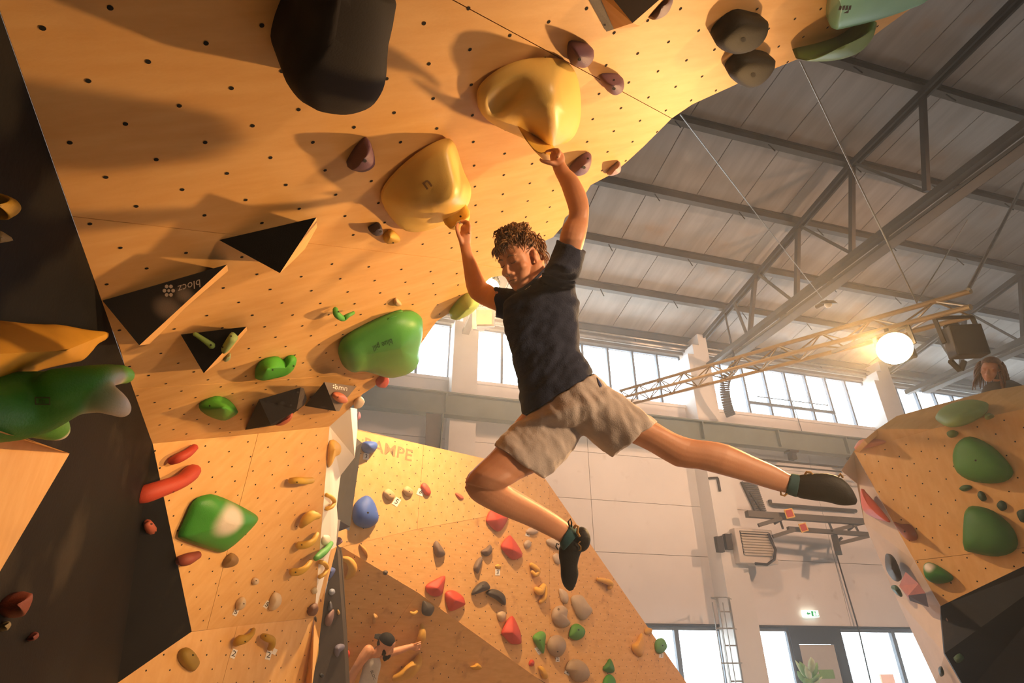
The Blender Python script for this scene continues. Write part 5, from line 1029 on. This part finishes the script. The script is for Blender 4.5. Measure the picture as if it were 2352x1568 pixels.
print_text(tk, 'BLOC', 857, 1550, 9, 70, INK, 'shirt_print')
cap = MB(); rings = []
for i in range(8):
    v_ = .12+1.45*i/8
    rings.append([Ts(.084*math.cos(v_)*math.sin(u), -.018+.106*math.cos(v_)*math.cos(u), .036+.094*math.sin(v_)) for u in (2*math.pi*j/24 for j in range(24))])
cap.loft(rings)
CAPM = mat('black_cap', '#1d1b1c', .8, .1, 40)
cap.build('cap', CAPM, m2, True)
MB().loft([[Ts(x, y, z) for x, y, z in s] for s in [[(-.06, -.10, .035), (0, -.118, .045), (.06, -.10, .035), (.06, -.10, .045), (0, -.118, .055), (-.06, -.10, .045)], [(-.05, -.16, .015), (0, -.185, .02), (.05, -.16, .015), (.05, -.16, .022), (0, -.185, .028), (-.05, -.16, .022)]]]).build('cap_brim', CAPM, m2)
BEARD = mat('dark_hair', '#2a1b14', .8, .2, 60)
bd = MB().ball(Ts(0, .062, -.105), (.052, .04, .055), 14, 10, axs); bd.ball(Ts(0, .05, -.14), (.036, .035, .05), 12, 8, axs)
for s in (-1, 1): bd.ball(Ts(s*.058, .02, -.06), (.018, .034, .045), 10, 8, axs)
fuse(bd, 'beard', BEARD, m2, .008, 2, .5, lambda co: .006*NZ.noise(co*70))
hr = MB().ball(Ts(0, -.085, -.01), (.062, .035, .06), 12, 8, axs); hr.build('hair', BEARD, m2, True)
# spectator on top of the boulder
d3 = 5.95
m3 = empty('person', at(2310, 890, d3), 'long-haired person in a grey top peering over the top of the boulder', 'person')
b = MB()
T3, ax3 = head(b, (2296, 852), d3, [(-.60, .08, -.79), (-.78, -.10, .62), (.0, .99, .1)], 1.0)
plofts(b, [((2284, 870), (2304, 872), d3+.02, .9), ((2280, 890), (2312, 892), d3+.03, .8)])
fuse(b, 'body', SKIN, m3, .007, 3)
hb = MB()
rings = []
for i in range(9):
    row = []
    for j in range(20):
        u = 2*math.pi*j/20; f = math.cos(u); v0 = .45 if f > .5 else (-.2 if f > 0 else -.9)
        vv = v0+(1.45-v0)*i/8; row.append(T3(.09*math.cos(vv)*math.sin(u), -.02+.112*math.cos(vv)*math.cos(u), .04+.096*math.sin(vv)))
    rings.append(row)
hb.loft(rings)
for k in range(130):
    u = rnd.uniform(.9, 5.3); p0 = T3(.088*math.sin(u), -.02+.108*math.cos(u), rnd.uniform(-.02, .08)); L_ = rnd.uniform(.12, .27)
    s_ = ax3[0]*rnd.uniform(-.02, .02)-ax3[1]*rnd.uniform(0, .05)
    hb.tube([p0-ax3[2]*L_*t_+s_*t_+(p0-T3(0, 0, 0)).normalized()*.05*math.sin(t_*2) for t_ in (0, .3, .6, 1)], [.008, .011, .009, .003], 5)
hb.build('hair', mat('auburn_hair', '#7d5430', .5, .2, 40, .3, 90), m3, True)
t = MB(); plofts(t, [((2278, 876), (2318, 872), d3+.04, .8), ((2262, 888), (2345, 884), d3+.05, .5), ((2256, 902), (2362, 898), d3+.05, .45)], n=20)
fuse(t, 'top', mat('grey_cloth', '#6d675d', .85, .08, 30, .2, 120), m3, .01, 3)
# ------------------------------------------------------------------ fittings of the hall
TR = mat('truss_alu', '#b39a78', .45, .1, 8, metal=.5)
lt = empty('lighting_truss', at(1760, 825, 7.6), 'slim triangular lighting truss hung on wires behind the climber', 'lighting truss')
ends = [((1425, 897), (2230, 668)), ((1425, 914), (2230, 704)), ((1425, 934), (2230, 726))]
dA, dB = 9.0, 4.3
ch = []
for k, (a, b_) in enumerate(ends):
    off = (.0, -.14, .14)[k]
    p, q = at(a[0], a[1], dA+off), at(b_[0], b_[1], dB+off); ch.append((p, q)); MB().tube([p, q], .022, 8).build('chord', TR, lt)
nseg = 19
for i, j in ((0, 1), (1, 2), (0, 2)):
    for s in range(nseg):
        f0, f1 = s/nseg, (s+1)/nseg
        a, b_ = ch[i][0].lerp(ch[i][1], f0), ch[j][0].lerp(ch[j][1], f1 if s % 2 == 0 else f1)
        if s % 2: a, b_ = ch[j][0].lerp(ch[j][1], f0), ch[i][0].lerp(ch[i][1], f1)
        MB().tube([a, b_], .008, 5).build('lattice_brace', TR, lt)
def flood(name, c, to, sz, label, on):
    o = empty(name, c, label, 'flood light'); f = (V(to)-V(c)).normalized(); r = f.cross(V((0, 0, 1))).normalized(); u = r.cross(f)
    w_, h_, d_ = sz
    MB().box(c-f*d_*.5, r*w_/2, f*d_*.42, u*h_/2).build('housing', STEELD, o, bevel=.01)
    for k in range(5 if on else 0): MB().box(c-f*(d_*.95+.02), r*.008, f*.035, u*h_*.4).build('cooling_fin', STEELD, o).location += r*(k-2)*w_/6
    MB().tube([c, c+f*.012], w_*(.62 if on else .45), 28).build('lens', mat('lamp_on', '#ffffff', .3, 0, emit=('#ffe2ae', 60)) if on else mat('lamp_glass', '#6b6150', .2, 0), o)  # lit lens is oversized so its disc stands in for the glare
    for s in (-1, 1): MB().bar(c+r*s*(w_/2+.02)-f*d_*.4, c+r*s*(w_/2+.02)-f*d_*.4+V((0, 0, h_*.9)), .03, .012).build('yoke_arm', STEELD, o)
    MB().bar(c-r*(w_/2+.02)-f*d_*.4+V((0, 0, h_*.9)), c+r*(w_/2+.02)-f*d_*.4+V((0, 0, h_*.9)), .03, .012).build('yoke_bar', STEELD, o)
    return o
flood('flood_light', LAMP1, (.2, 1.2, 2.9), (.18, .16, .12), 'switched-on flood light glaring white under the lighting truss', True)
MB().bar(LAMP1+V((.05, .05, .18)), ch[2][0].lerp(ch[2][1], .76), .03).build('hanger', STEELD, bpy.data.objects['flood_light'])
flood('flood_light', LAMP2, (.6, 6.0, 1.5), (.22, .18, .14), 'small bright flood light shining behind the bent arm', True)
fl3 = flood('flood_light', at(2203, 792, 4.35), at(1750, 1050, 9), (.23, .24, .14), 'dark flood light seen from behind, at the truss end', False)
MB().bar(at(2170, 752, 4.35), at(2200, 746, 4.35), .03).build('hanger', STEELD, fl3)
MB().bar(at(2182, 828, 4.35), at(2205, 850, 4.35), .03).bar(at(2215, 828, 4.35), at(2207, 850, 4.35), .03).build('bracket_leg', STEELD, fl3)
MB().box(at(2243, 778, 4.4), RT*.033, FW*.03, UP*.033).build('junction_box', STEELD, fl3)
sp = empty('projector_box', at(1112, 730, 8.8), 'pale metal box light hanging in front of the high window beside the elbow', 'light fixture')
MB().box(at(1112, 728, 8.8), RT*.16, FW*.12, UP*.15).build('housing', GALV, sp, bevel=.01)
MB().box(at(1090, 725, 8.65), RT*.03, FW*.1, UP*.2).build('bracket', GALV, sp)
MB().box(at(1112, 728, 8.66), RT*.12, FW*.01, UP*.11).build('lens', mat('amber_lens', '#b98a5a', .3, .1), sp)
q_ = at(1112, 712, 8.8); MB().tube([q_, V((q_.x, q_.y, roofz(q_.y)+.02))], .02, 6).build('hanger', STEELD, sp)
for a, b_, da, db, lb in [((1838, 140), (2108, 700), 4.2, 4.75, 'thin wire running from the overhang rim down to the lighting truss'), ((1562, 262), (1888, 684), 5, 11, 'thin wire slanting across the roof to a small disc lamp'), ((2222, 505), (2107, 692), 8.5, 4.75, 'thin wire from the roof to the lighting truss'), ((2352, 420), (2224, 664), 6.2, 4.25, 'thick cable dropping to the end of the lighting truss')]:
    tag(MB().tube([at(*a, da), at((a[0]+b_[0])/2, (a[1]+b_[1])/2+2, (da+db)/2), at(*b_, db)], .006 if 'thick' not in lb else .014, 6).build('wire', GALV), lb, 'wire', 'suspension wires')
dl = empty('disc_lamp', at(1902, 695, 11), 'small round disc lamp hanging under the roof truss', 'lamp')
MB().tube([at(1902, 690, 11), at(1902, 697, 11)], [.1, .17], 16).build('shade', STEELD, dl); MB().tube([at(1875, 705, 11.2), at(1900, 692, 11)], .04, 8).build('bracket', STEELD, dl); MB().ball(at(1902, 699, 11), .07, 12, 6).build('bulb', mat('bulb', '#c9b99c', .3, 0), dl, True)
q_ = LAMP2+V((0, .05, .2)); MB().tube([q_, V((q_.x, q_.y, roofz(q_.y)+.02))], .018, 6).build('hanger', STEELD, bpy.data.objects['flood_light.001'])
cc = empty('cable_chain', at(1675, 900, 15), 'black drag chain cable hanging beside the middle pillar', 'cable')
pts = spline([(1690, 838), (1668, 870), (1665, 900), (1672, 935), (1679, 955)], 26, closed=False)
for p, q in zip(pts, pts[1:]):
    a, b_ = at(*p, 16.2), at(*q, 16.2); MB().bar(a, a.lerp(b_, .8), .26, .08, up=FW).build('link', STEELD, cc)
q_ = at(1690, 838, 16.2); MB().tube([q_, V((q_.x, q_.y, roofz(12.25)-.265))], .03, 6).build('feed_cable', STEELD, cc)
# fan heater on the pillar
Yh = 13.2; oy = lambda px, py, Y=Yh: CAM+ray(px, py)*(Y/ray(px, py).y)
h = empty('fan_heater', oy(1735, 1255), 'pale square fan heater with slats mounted beside the pillar', 'fan heater')
q = [oy(1687, 1212), oy(1772, 1212), oy(1788, 1292), oy(1700, 1292)]; hx = (q[1]-q[0]); c = sum(q, V((0, 0, 0)))/4
x0, x1 = (q[0].x+q[3].x)/2, (q[1].x+q[2].x)/2; z0, z1 = q[3].z, q[0].z
MB().abox((x0, Yh, z0), (x1, Yh+.5, z1)).build('housing', mat('heater_white', '#c9bcae', .5, .03), h, bevel=.02)
MB().abox((x0+.14, Yh-.012, z0+.2), (x1-.12, Yh, z1-.06)).build('opening', HOLE, h)
ns = 9
for k in range(ns):
    zz = z0+.22+(z1-z0-.32)*k/(ns-1); MB().box((((x0+x1)/2+.01), Yh-.03, zz), ((x1-x0-.28)/2, 0, 0), (0, .02, .012), (0, -.012*.3, (.022 if k < 7 else .012))).build('slat', mat('heater_slat', '#bfb09d', .5, .05), h)
MB().tube([oy(1765, 1225, 13.1), oy(1781, 1262, 13.1), oy(1778, 1285, 13.1), oy(1762, 1296, 13.1), oy(1735, 1294, 13.1)], .035, 8).build('hose', STEELD, h, True)
sb = empty('switch_box', oy(1660, 1246, 13.35), 'pair of dark box brackets on the pillar beside the fan heater', 'bracket')
for px in (1652, 1672): MB().box(oy(px, 1250-(px-1652)*.3, 13.34), (.09, 0, 0), (0, .06, 0), (0, 0, .19)).build('box', STEELD, sb)
MB().bar(oy(1645, 1234, 13.36), oy(1680, 1226, 13.36), .03).build('rail', STEELD, sb)
wb2 = tag(MB().bar(oy(1628, 1098, 13.38), oy(1648, 1097, 13.38), .05).bar(oy(1648, 1097, 13.38), oy(1654, 1128, 13.38), .05).build('wall_bracket_iron', STEELD), 'small dark angle iron high on the pillar above the fan heater', 'bracket')
# steel jib arms with two red signs
jb = empty('jib_rack', oy(1850, 1185, 13), 'grey steel jib arms with diagonal stays mounted on the pale wall', 'steel rack')
J = lambda a, b_, w_, y0=13.04, y1=12.85, nm='arm': MB().bar(oy(*a, y0), oy(*b_, y1), w_).build(nm, STEEL, jb)
J((1715, 1180), (1980, 1198), .16); J((1810, 1214), (1992, 1227), .11); J((1742, 1206), (1795, 1190), .09, nm='stay'); J((1775, 1232), (1826, 1216), .09, nm='stay'); J((1792, 1195), (1798, 1213), .05, nm='strut'); J((1778, 1203), (1800, 1190), .05, nm='strut')
J((1912, 1219), (1980, 1201), .09, nm='stay'); J((1925, 1248), (1994, 1231), .09, nm='stay'); J((1904, 1200), (1912, 1219), .05, nm='strut'); J((1964, 1206), (1972, 1222), .05, nm='strut'); J((1948, 1218), (1962, 1207), .05, nm='strut'); J((1917, 1232), (1926, 1270), .16, nm='plate'); J((1922, 1245), (1934, 1234), .05, nm='strut')
pp = tag(MB().tube([oy(1768, 1148, 13.93), oy(1770, 1157, 13.93), oy(1776, 1159, 13.93), oy(1966, 1173, 13.93)], .055, 8).build('pipe', STEEL, None, True), 'thin dark pipe with an elbow running along the pale wall', 'pipe')
pl2 = tag(MB().tube([oy(1918, 1262, 13.9), oy(1972, 1445, 13.9), oy(2002, 1575, 13.9)], .022, 6).build('conduit', STEELD, None, True), 'thin dark conduit running down the wall past the exit sign', 'conduit')
tr = empty('cable_tray_end', oy(1735, 1150, 13.8), 'ribbed cable tray slanting up the wall above the jib arms', 'cable tray')
for k in range(16):
    f = k/15; a = (1706+f*26, 1108+f*66); MB().bar(oy(a[0], a[1], 13.97), oy(a[0]+32-f*3, a[1]+2, 13.97), .035).build('rung', STEEL, tr)
MB().bar(oy(1703, 1106, 13.95), oy(1736, 1176, 13.95), .06).build('rail', STEELD, tr); MB().bar(oy(1722, 1130, 13.95), oy(1752, 1178, 13.95), .05).build('rail', STEELD, tr)
SR, SY = mat('sign_red', '#b8371c', .6, .05), mat('sign_yellow', '#e5b04c', .6, .03)
for qd, lb in [([(1801, 1170), (1819, 1166), (1827, 1187), (1808, 1191)], 'upper red sign with a yellow border on the jib arm'), ([(1834, 1203), (1850, 1199), (1858, 1218), (1842, 1223)], 'lower red sign with a yellow border on the jib arm')]:
    s = tag(MB().prism([oy(x, y, 12.74) for x, y in qd], (0, .02, 0)).build('warning_sign', SY), lb, 'sign', 'red jib signs')
    cx, cy = sum(x for x, y in qd)/4, sum(y for x, y in qd)/4
    MB().prism([oy(cx+(x-cx)*.76, cy+(y-cy)*.76, 12.73) for x, y in qd], (0, .008, 0)).build('red_field', SR, s)
# exit sign
ex = empty('exit_sign', oy(1862, 1409, 13.95), 'small lit white and green emergency exit sign on the wall above the door', 'exit sign')
a, b_ = oy(1845, 1401, 13.9), oy(1881, 1417, 13.9)
MB().abox((a.x, 13.88, b_.z), (b_.x, 13.98, a.z)).build('light_box', mat('exit_white', '#ffffff', .5, 0, emit=('#eefff0', 2.2)), ex)
GX = mat('exit_green', '#1d8f50', .5, 0, emit=('#1d8f50', .8)); W_, H_ = b_.x-a.x, a.z-b_.z
MB().abox((a.x+W_*.48, 13.87, b_.z+H_*.12), (b_.x-W_*.03, 13.885, a.z-H_*.12)).build('green_panel', GX, ex)
XW = mat('exit_white')
MB().abox((a.x+W_*.60, 13.862, b_.z+H_*.2), (a.x+W_*.72, 13.87, b_.z+H_*.6)).abox((a.x+W_*.62, 13.862, b_.z+H_*.66), (a.x+W_*.69, 13.87, b_.z+H_*.82)).build('running_figure', XW, ex)
MB().abox((a.x+W_*.79, 13.862, b_.z+H_*.2), (a.x+W_*.92, 13.87, b_.z+H_*.8)).build('door_mark', XW, ex)
MB().add([(a.x+W_*.12, 13.87, b_.z+H_*.5), (a.x+W_*.24, 13.87, b_.z+H_*.85), (a.x+W_*.24, 13.87, b_.z+H_*.62), (a.x+W_*.4, 13.87, b_.z+H_*.62), (a.x+W_*.4, 13.87, b_.z+H_*.38), (a.x+W_*.24, 13.87, b_.z+H_*.38), (a.x+W_*.24, 13.87, b_.z+H_*.15)], [(0, 1, 6), (2, 3, 4, 5)]).build('arrow', GX, ex, fix=False)
# caged ladder
ld = empty('cage_ladder', oy(1650, 1480, 13.4), 'galvanised caged ladder standing in front of the low glazing', 'ladder')
Yl = 13.25; L0, L1 = oy(1638, 1370, Yl), oy(1665, 1372, Yl)
for x in (L0.x+.1, L1.x+.1): MB().tube([(x, Yl, FZ), (x, Yl, L0.z)], .028, 8).build('rail', GALV, ld)
z = FZ+.25
while z < L0.z-.1: MB().bar((L0.x+.1, Yl, z), (L1.x+.1, Yl, z), .05, .03).build('rung', GALV, ld); z += .36
for x in (L0.x-.28, L0.x-.12, L0.x+.0): MB().tube([(x, Yl-.35, FZ), (x, Yl-.35, L0.z-.15)], .014, 6).build('cage_bar', GALV, ld)
for z in (L0.z-.05, L0.z-.7, L0.z-1.4): MB().tube([(L0.x+.1, Yl, z), (L0.x-.12, Yl-.1, z), (L0.x-.3, Yl-.36, z), (L0.x+.02, Yl-.5, z), (L1.x+.1, Yl-.1, z)], .014, 6).build('cage_hoop', GALV, ld)
# leafy plant
pt = empty('rubber_plant', (8.2, 10.05, 0), 'tall potted plant with upright cream-edged leaves in front of the door', 'plant')
pc = at(1858, 1580, 12.3)
pt.location = (pc.x, pc.y, FZ); WLOC[pt.name] = V((pc.x, pc.y, FZ))
LF, LF2 = mat('leaf_green', '#8fb878', .45, .1, 8), mat('leaf_cream', '#dce8b8', .45, .1, 8)
MB().tube([(pc.x, pc.y, FZ), (pc.x, pc.y, FZ+.45)], [.22, .28], 20).build('pot', mat('pot_grey', '#6a6460', .7, .05), pt)
MB().tube([(pc.x, pc.y, FZ+.4), (pc.x, pc.y, at(1860, 1545, 12.3).z)], [.03, .018], 8).build('stem', mat('stem_green', '#6c7a4a', .6, .1), pt)
for (tx, ty, bx, by, wd, mt_) in [(1862, 1508, 1864, 1545, 9, LF2), (1836, 1518, 1858, 1560, 8, LF), (1826, 1515, 1850, 1556, 4, LF2), (1876, 1520, 1866, 1556, 7, LF), (1849, 1528, 1860, 1562, 7, LF2), (1882, 1546, 1864, 1566, 6, LF), (1830, 1540, 1856, 1570, 8, LF), (1888, 1553, 1866, 1572, 4, LF2), (1846, 1556, 1860, 1580, 9, LF), (1872, 1552, 1862, 1580, 8, LF2), (1862, 1555, 1862, 1582, 9, LF)]:
    dd = rnd.uniform(-.12, .12); p0, p1 = at(bx, by, 12.3), at(tx, ty, 12.3+dd); ax_ = (p1-p0); sd = ax_.cross(FW).normalized()*wd*12.3/FPX; up_ = -FW*.02
    mb = MB(); rows_ = [(0, .15), (.25, .8), (.5, 1), (.78, .75), (1, .03)]
    vs = [];
    for f, w_ in rows_: c_ = p0+ax_*f+up_*math.sin(f*3); vs += [c_-sd*w_, c_+up_*.6, c_+sd*w_]
    fs = [(i*3+j, i*3+j+1, i*3+j+4, i*3+j+3) for i in range(4) for j in (0, 1)]
    mb.add(vs, fs); lf = mb.build('leaf', mt_, pt, True, fix=False); so = lf.modifiers.new('s', 'SOLIDIFY'); so.thickness = .004
# far things seen through the low glazing
sg = empty('outside_signboard', oy(2040, 1600, 17), 'terracotta board standing outside the low glazing', 'signboard'); qa, qb = oy(2022, 1548, 17), oy(2066, 1600, 17)
MB().abox((qa.x, 17, FZ+.3), (qb.x, 17.06, qa.z)).build('board', mat('terracotta', '#b5795c', .8, .05), sg)
for x in (qa.x+.05, qb.x-.05): MB().abox((x-.03, 17.01, FZ), (x+.03, 17.05, FZ+.35)).build('leg', STEELD, sg)
gq = oy(2059, 1474, 16); gl = empty('outside_lamp_post', V((gq.x, gq.y, FZ)), 'small round globe lamp outside the low glazing', 'lamp')
MB().ball(gq, .09, 12, 8).build('globe', mat('globe', '#e8d2c0', .4, 0), gl, True)
MB().tube([(gq.x, gq.y, FZ), (gq.x, gq.y, gq.z-.06)], .02, 8).build('post', GALV, gl)

hm = bpy.data.materials.new('haze'); hm.use_nodes = True; nt_ = hm.node_tree; nt_.nodes.remove(nt_.nodes['Principled BSDF'])
vs_ = nt_.nodes.new('ShaderNodeVolumeScatter'); vs_.inputs['Density'].default_value = .0085; vs_.inputs['Anisotropy'].default_value = .65; vs_.inputs['Color'].default_value = (1, .96, .9, 1)
nt_.links.new(vs_.outputs[0], nt_.nodes['Material Output'].inputs['Volume'])
hz = MB().abox((-4.9, -6.9, -.34), (25.9, 13.9, 11.9)).build('haze', hm); tag(hz, kind='structure')
SC.cycles.volume_bounces = 0; SC.cycles.volume_step_rate = 10
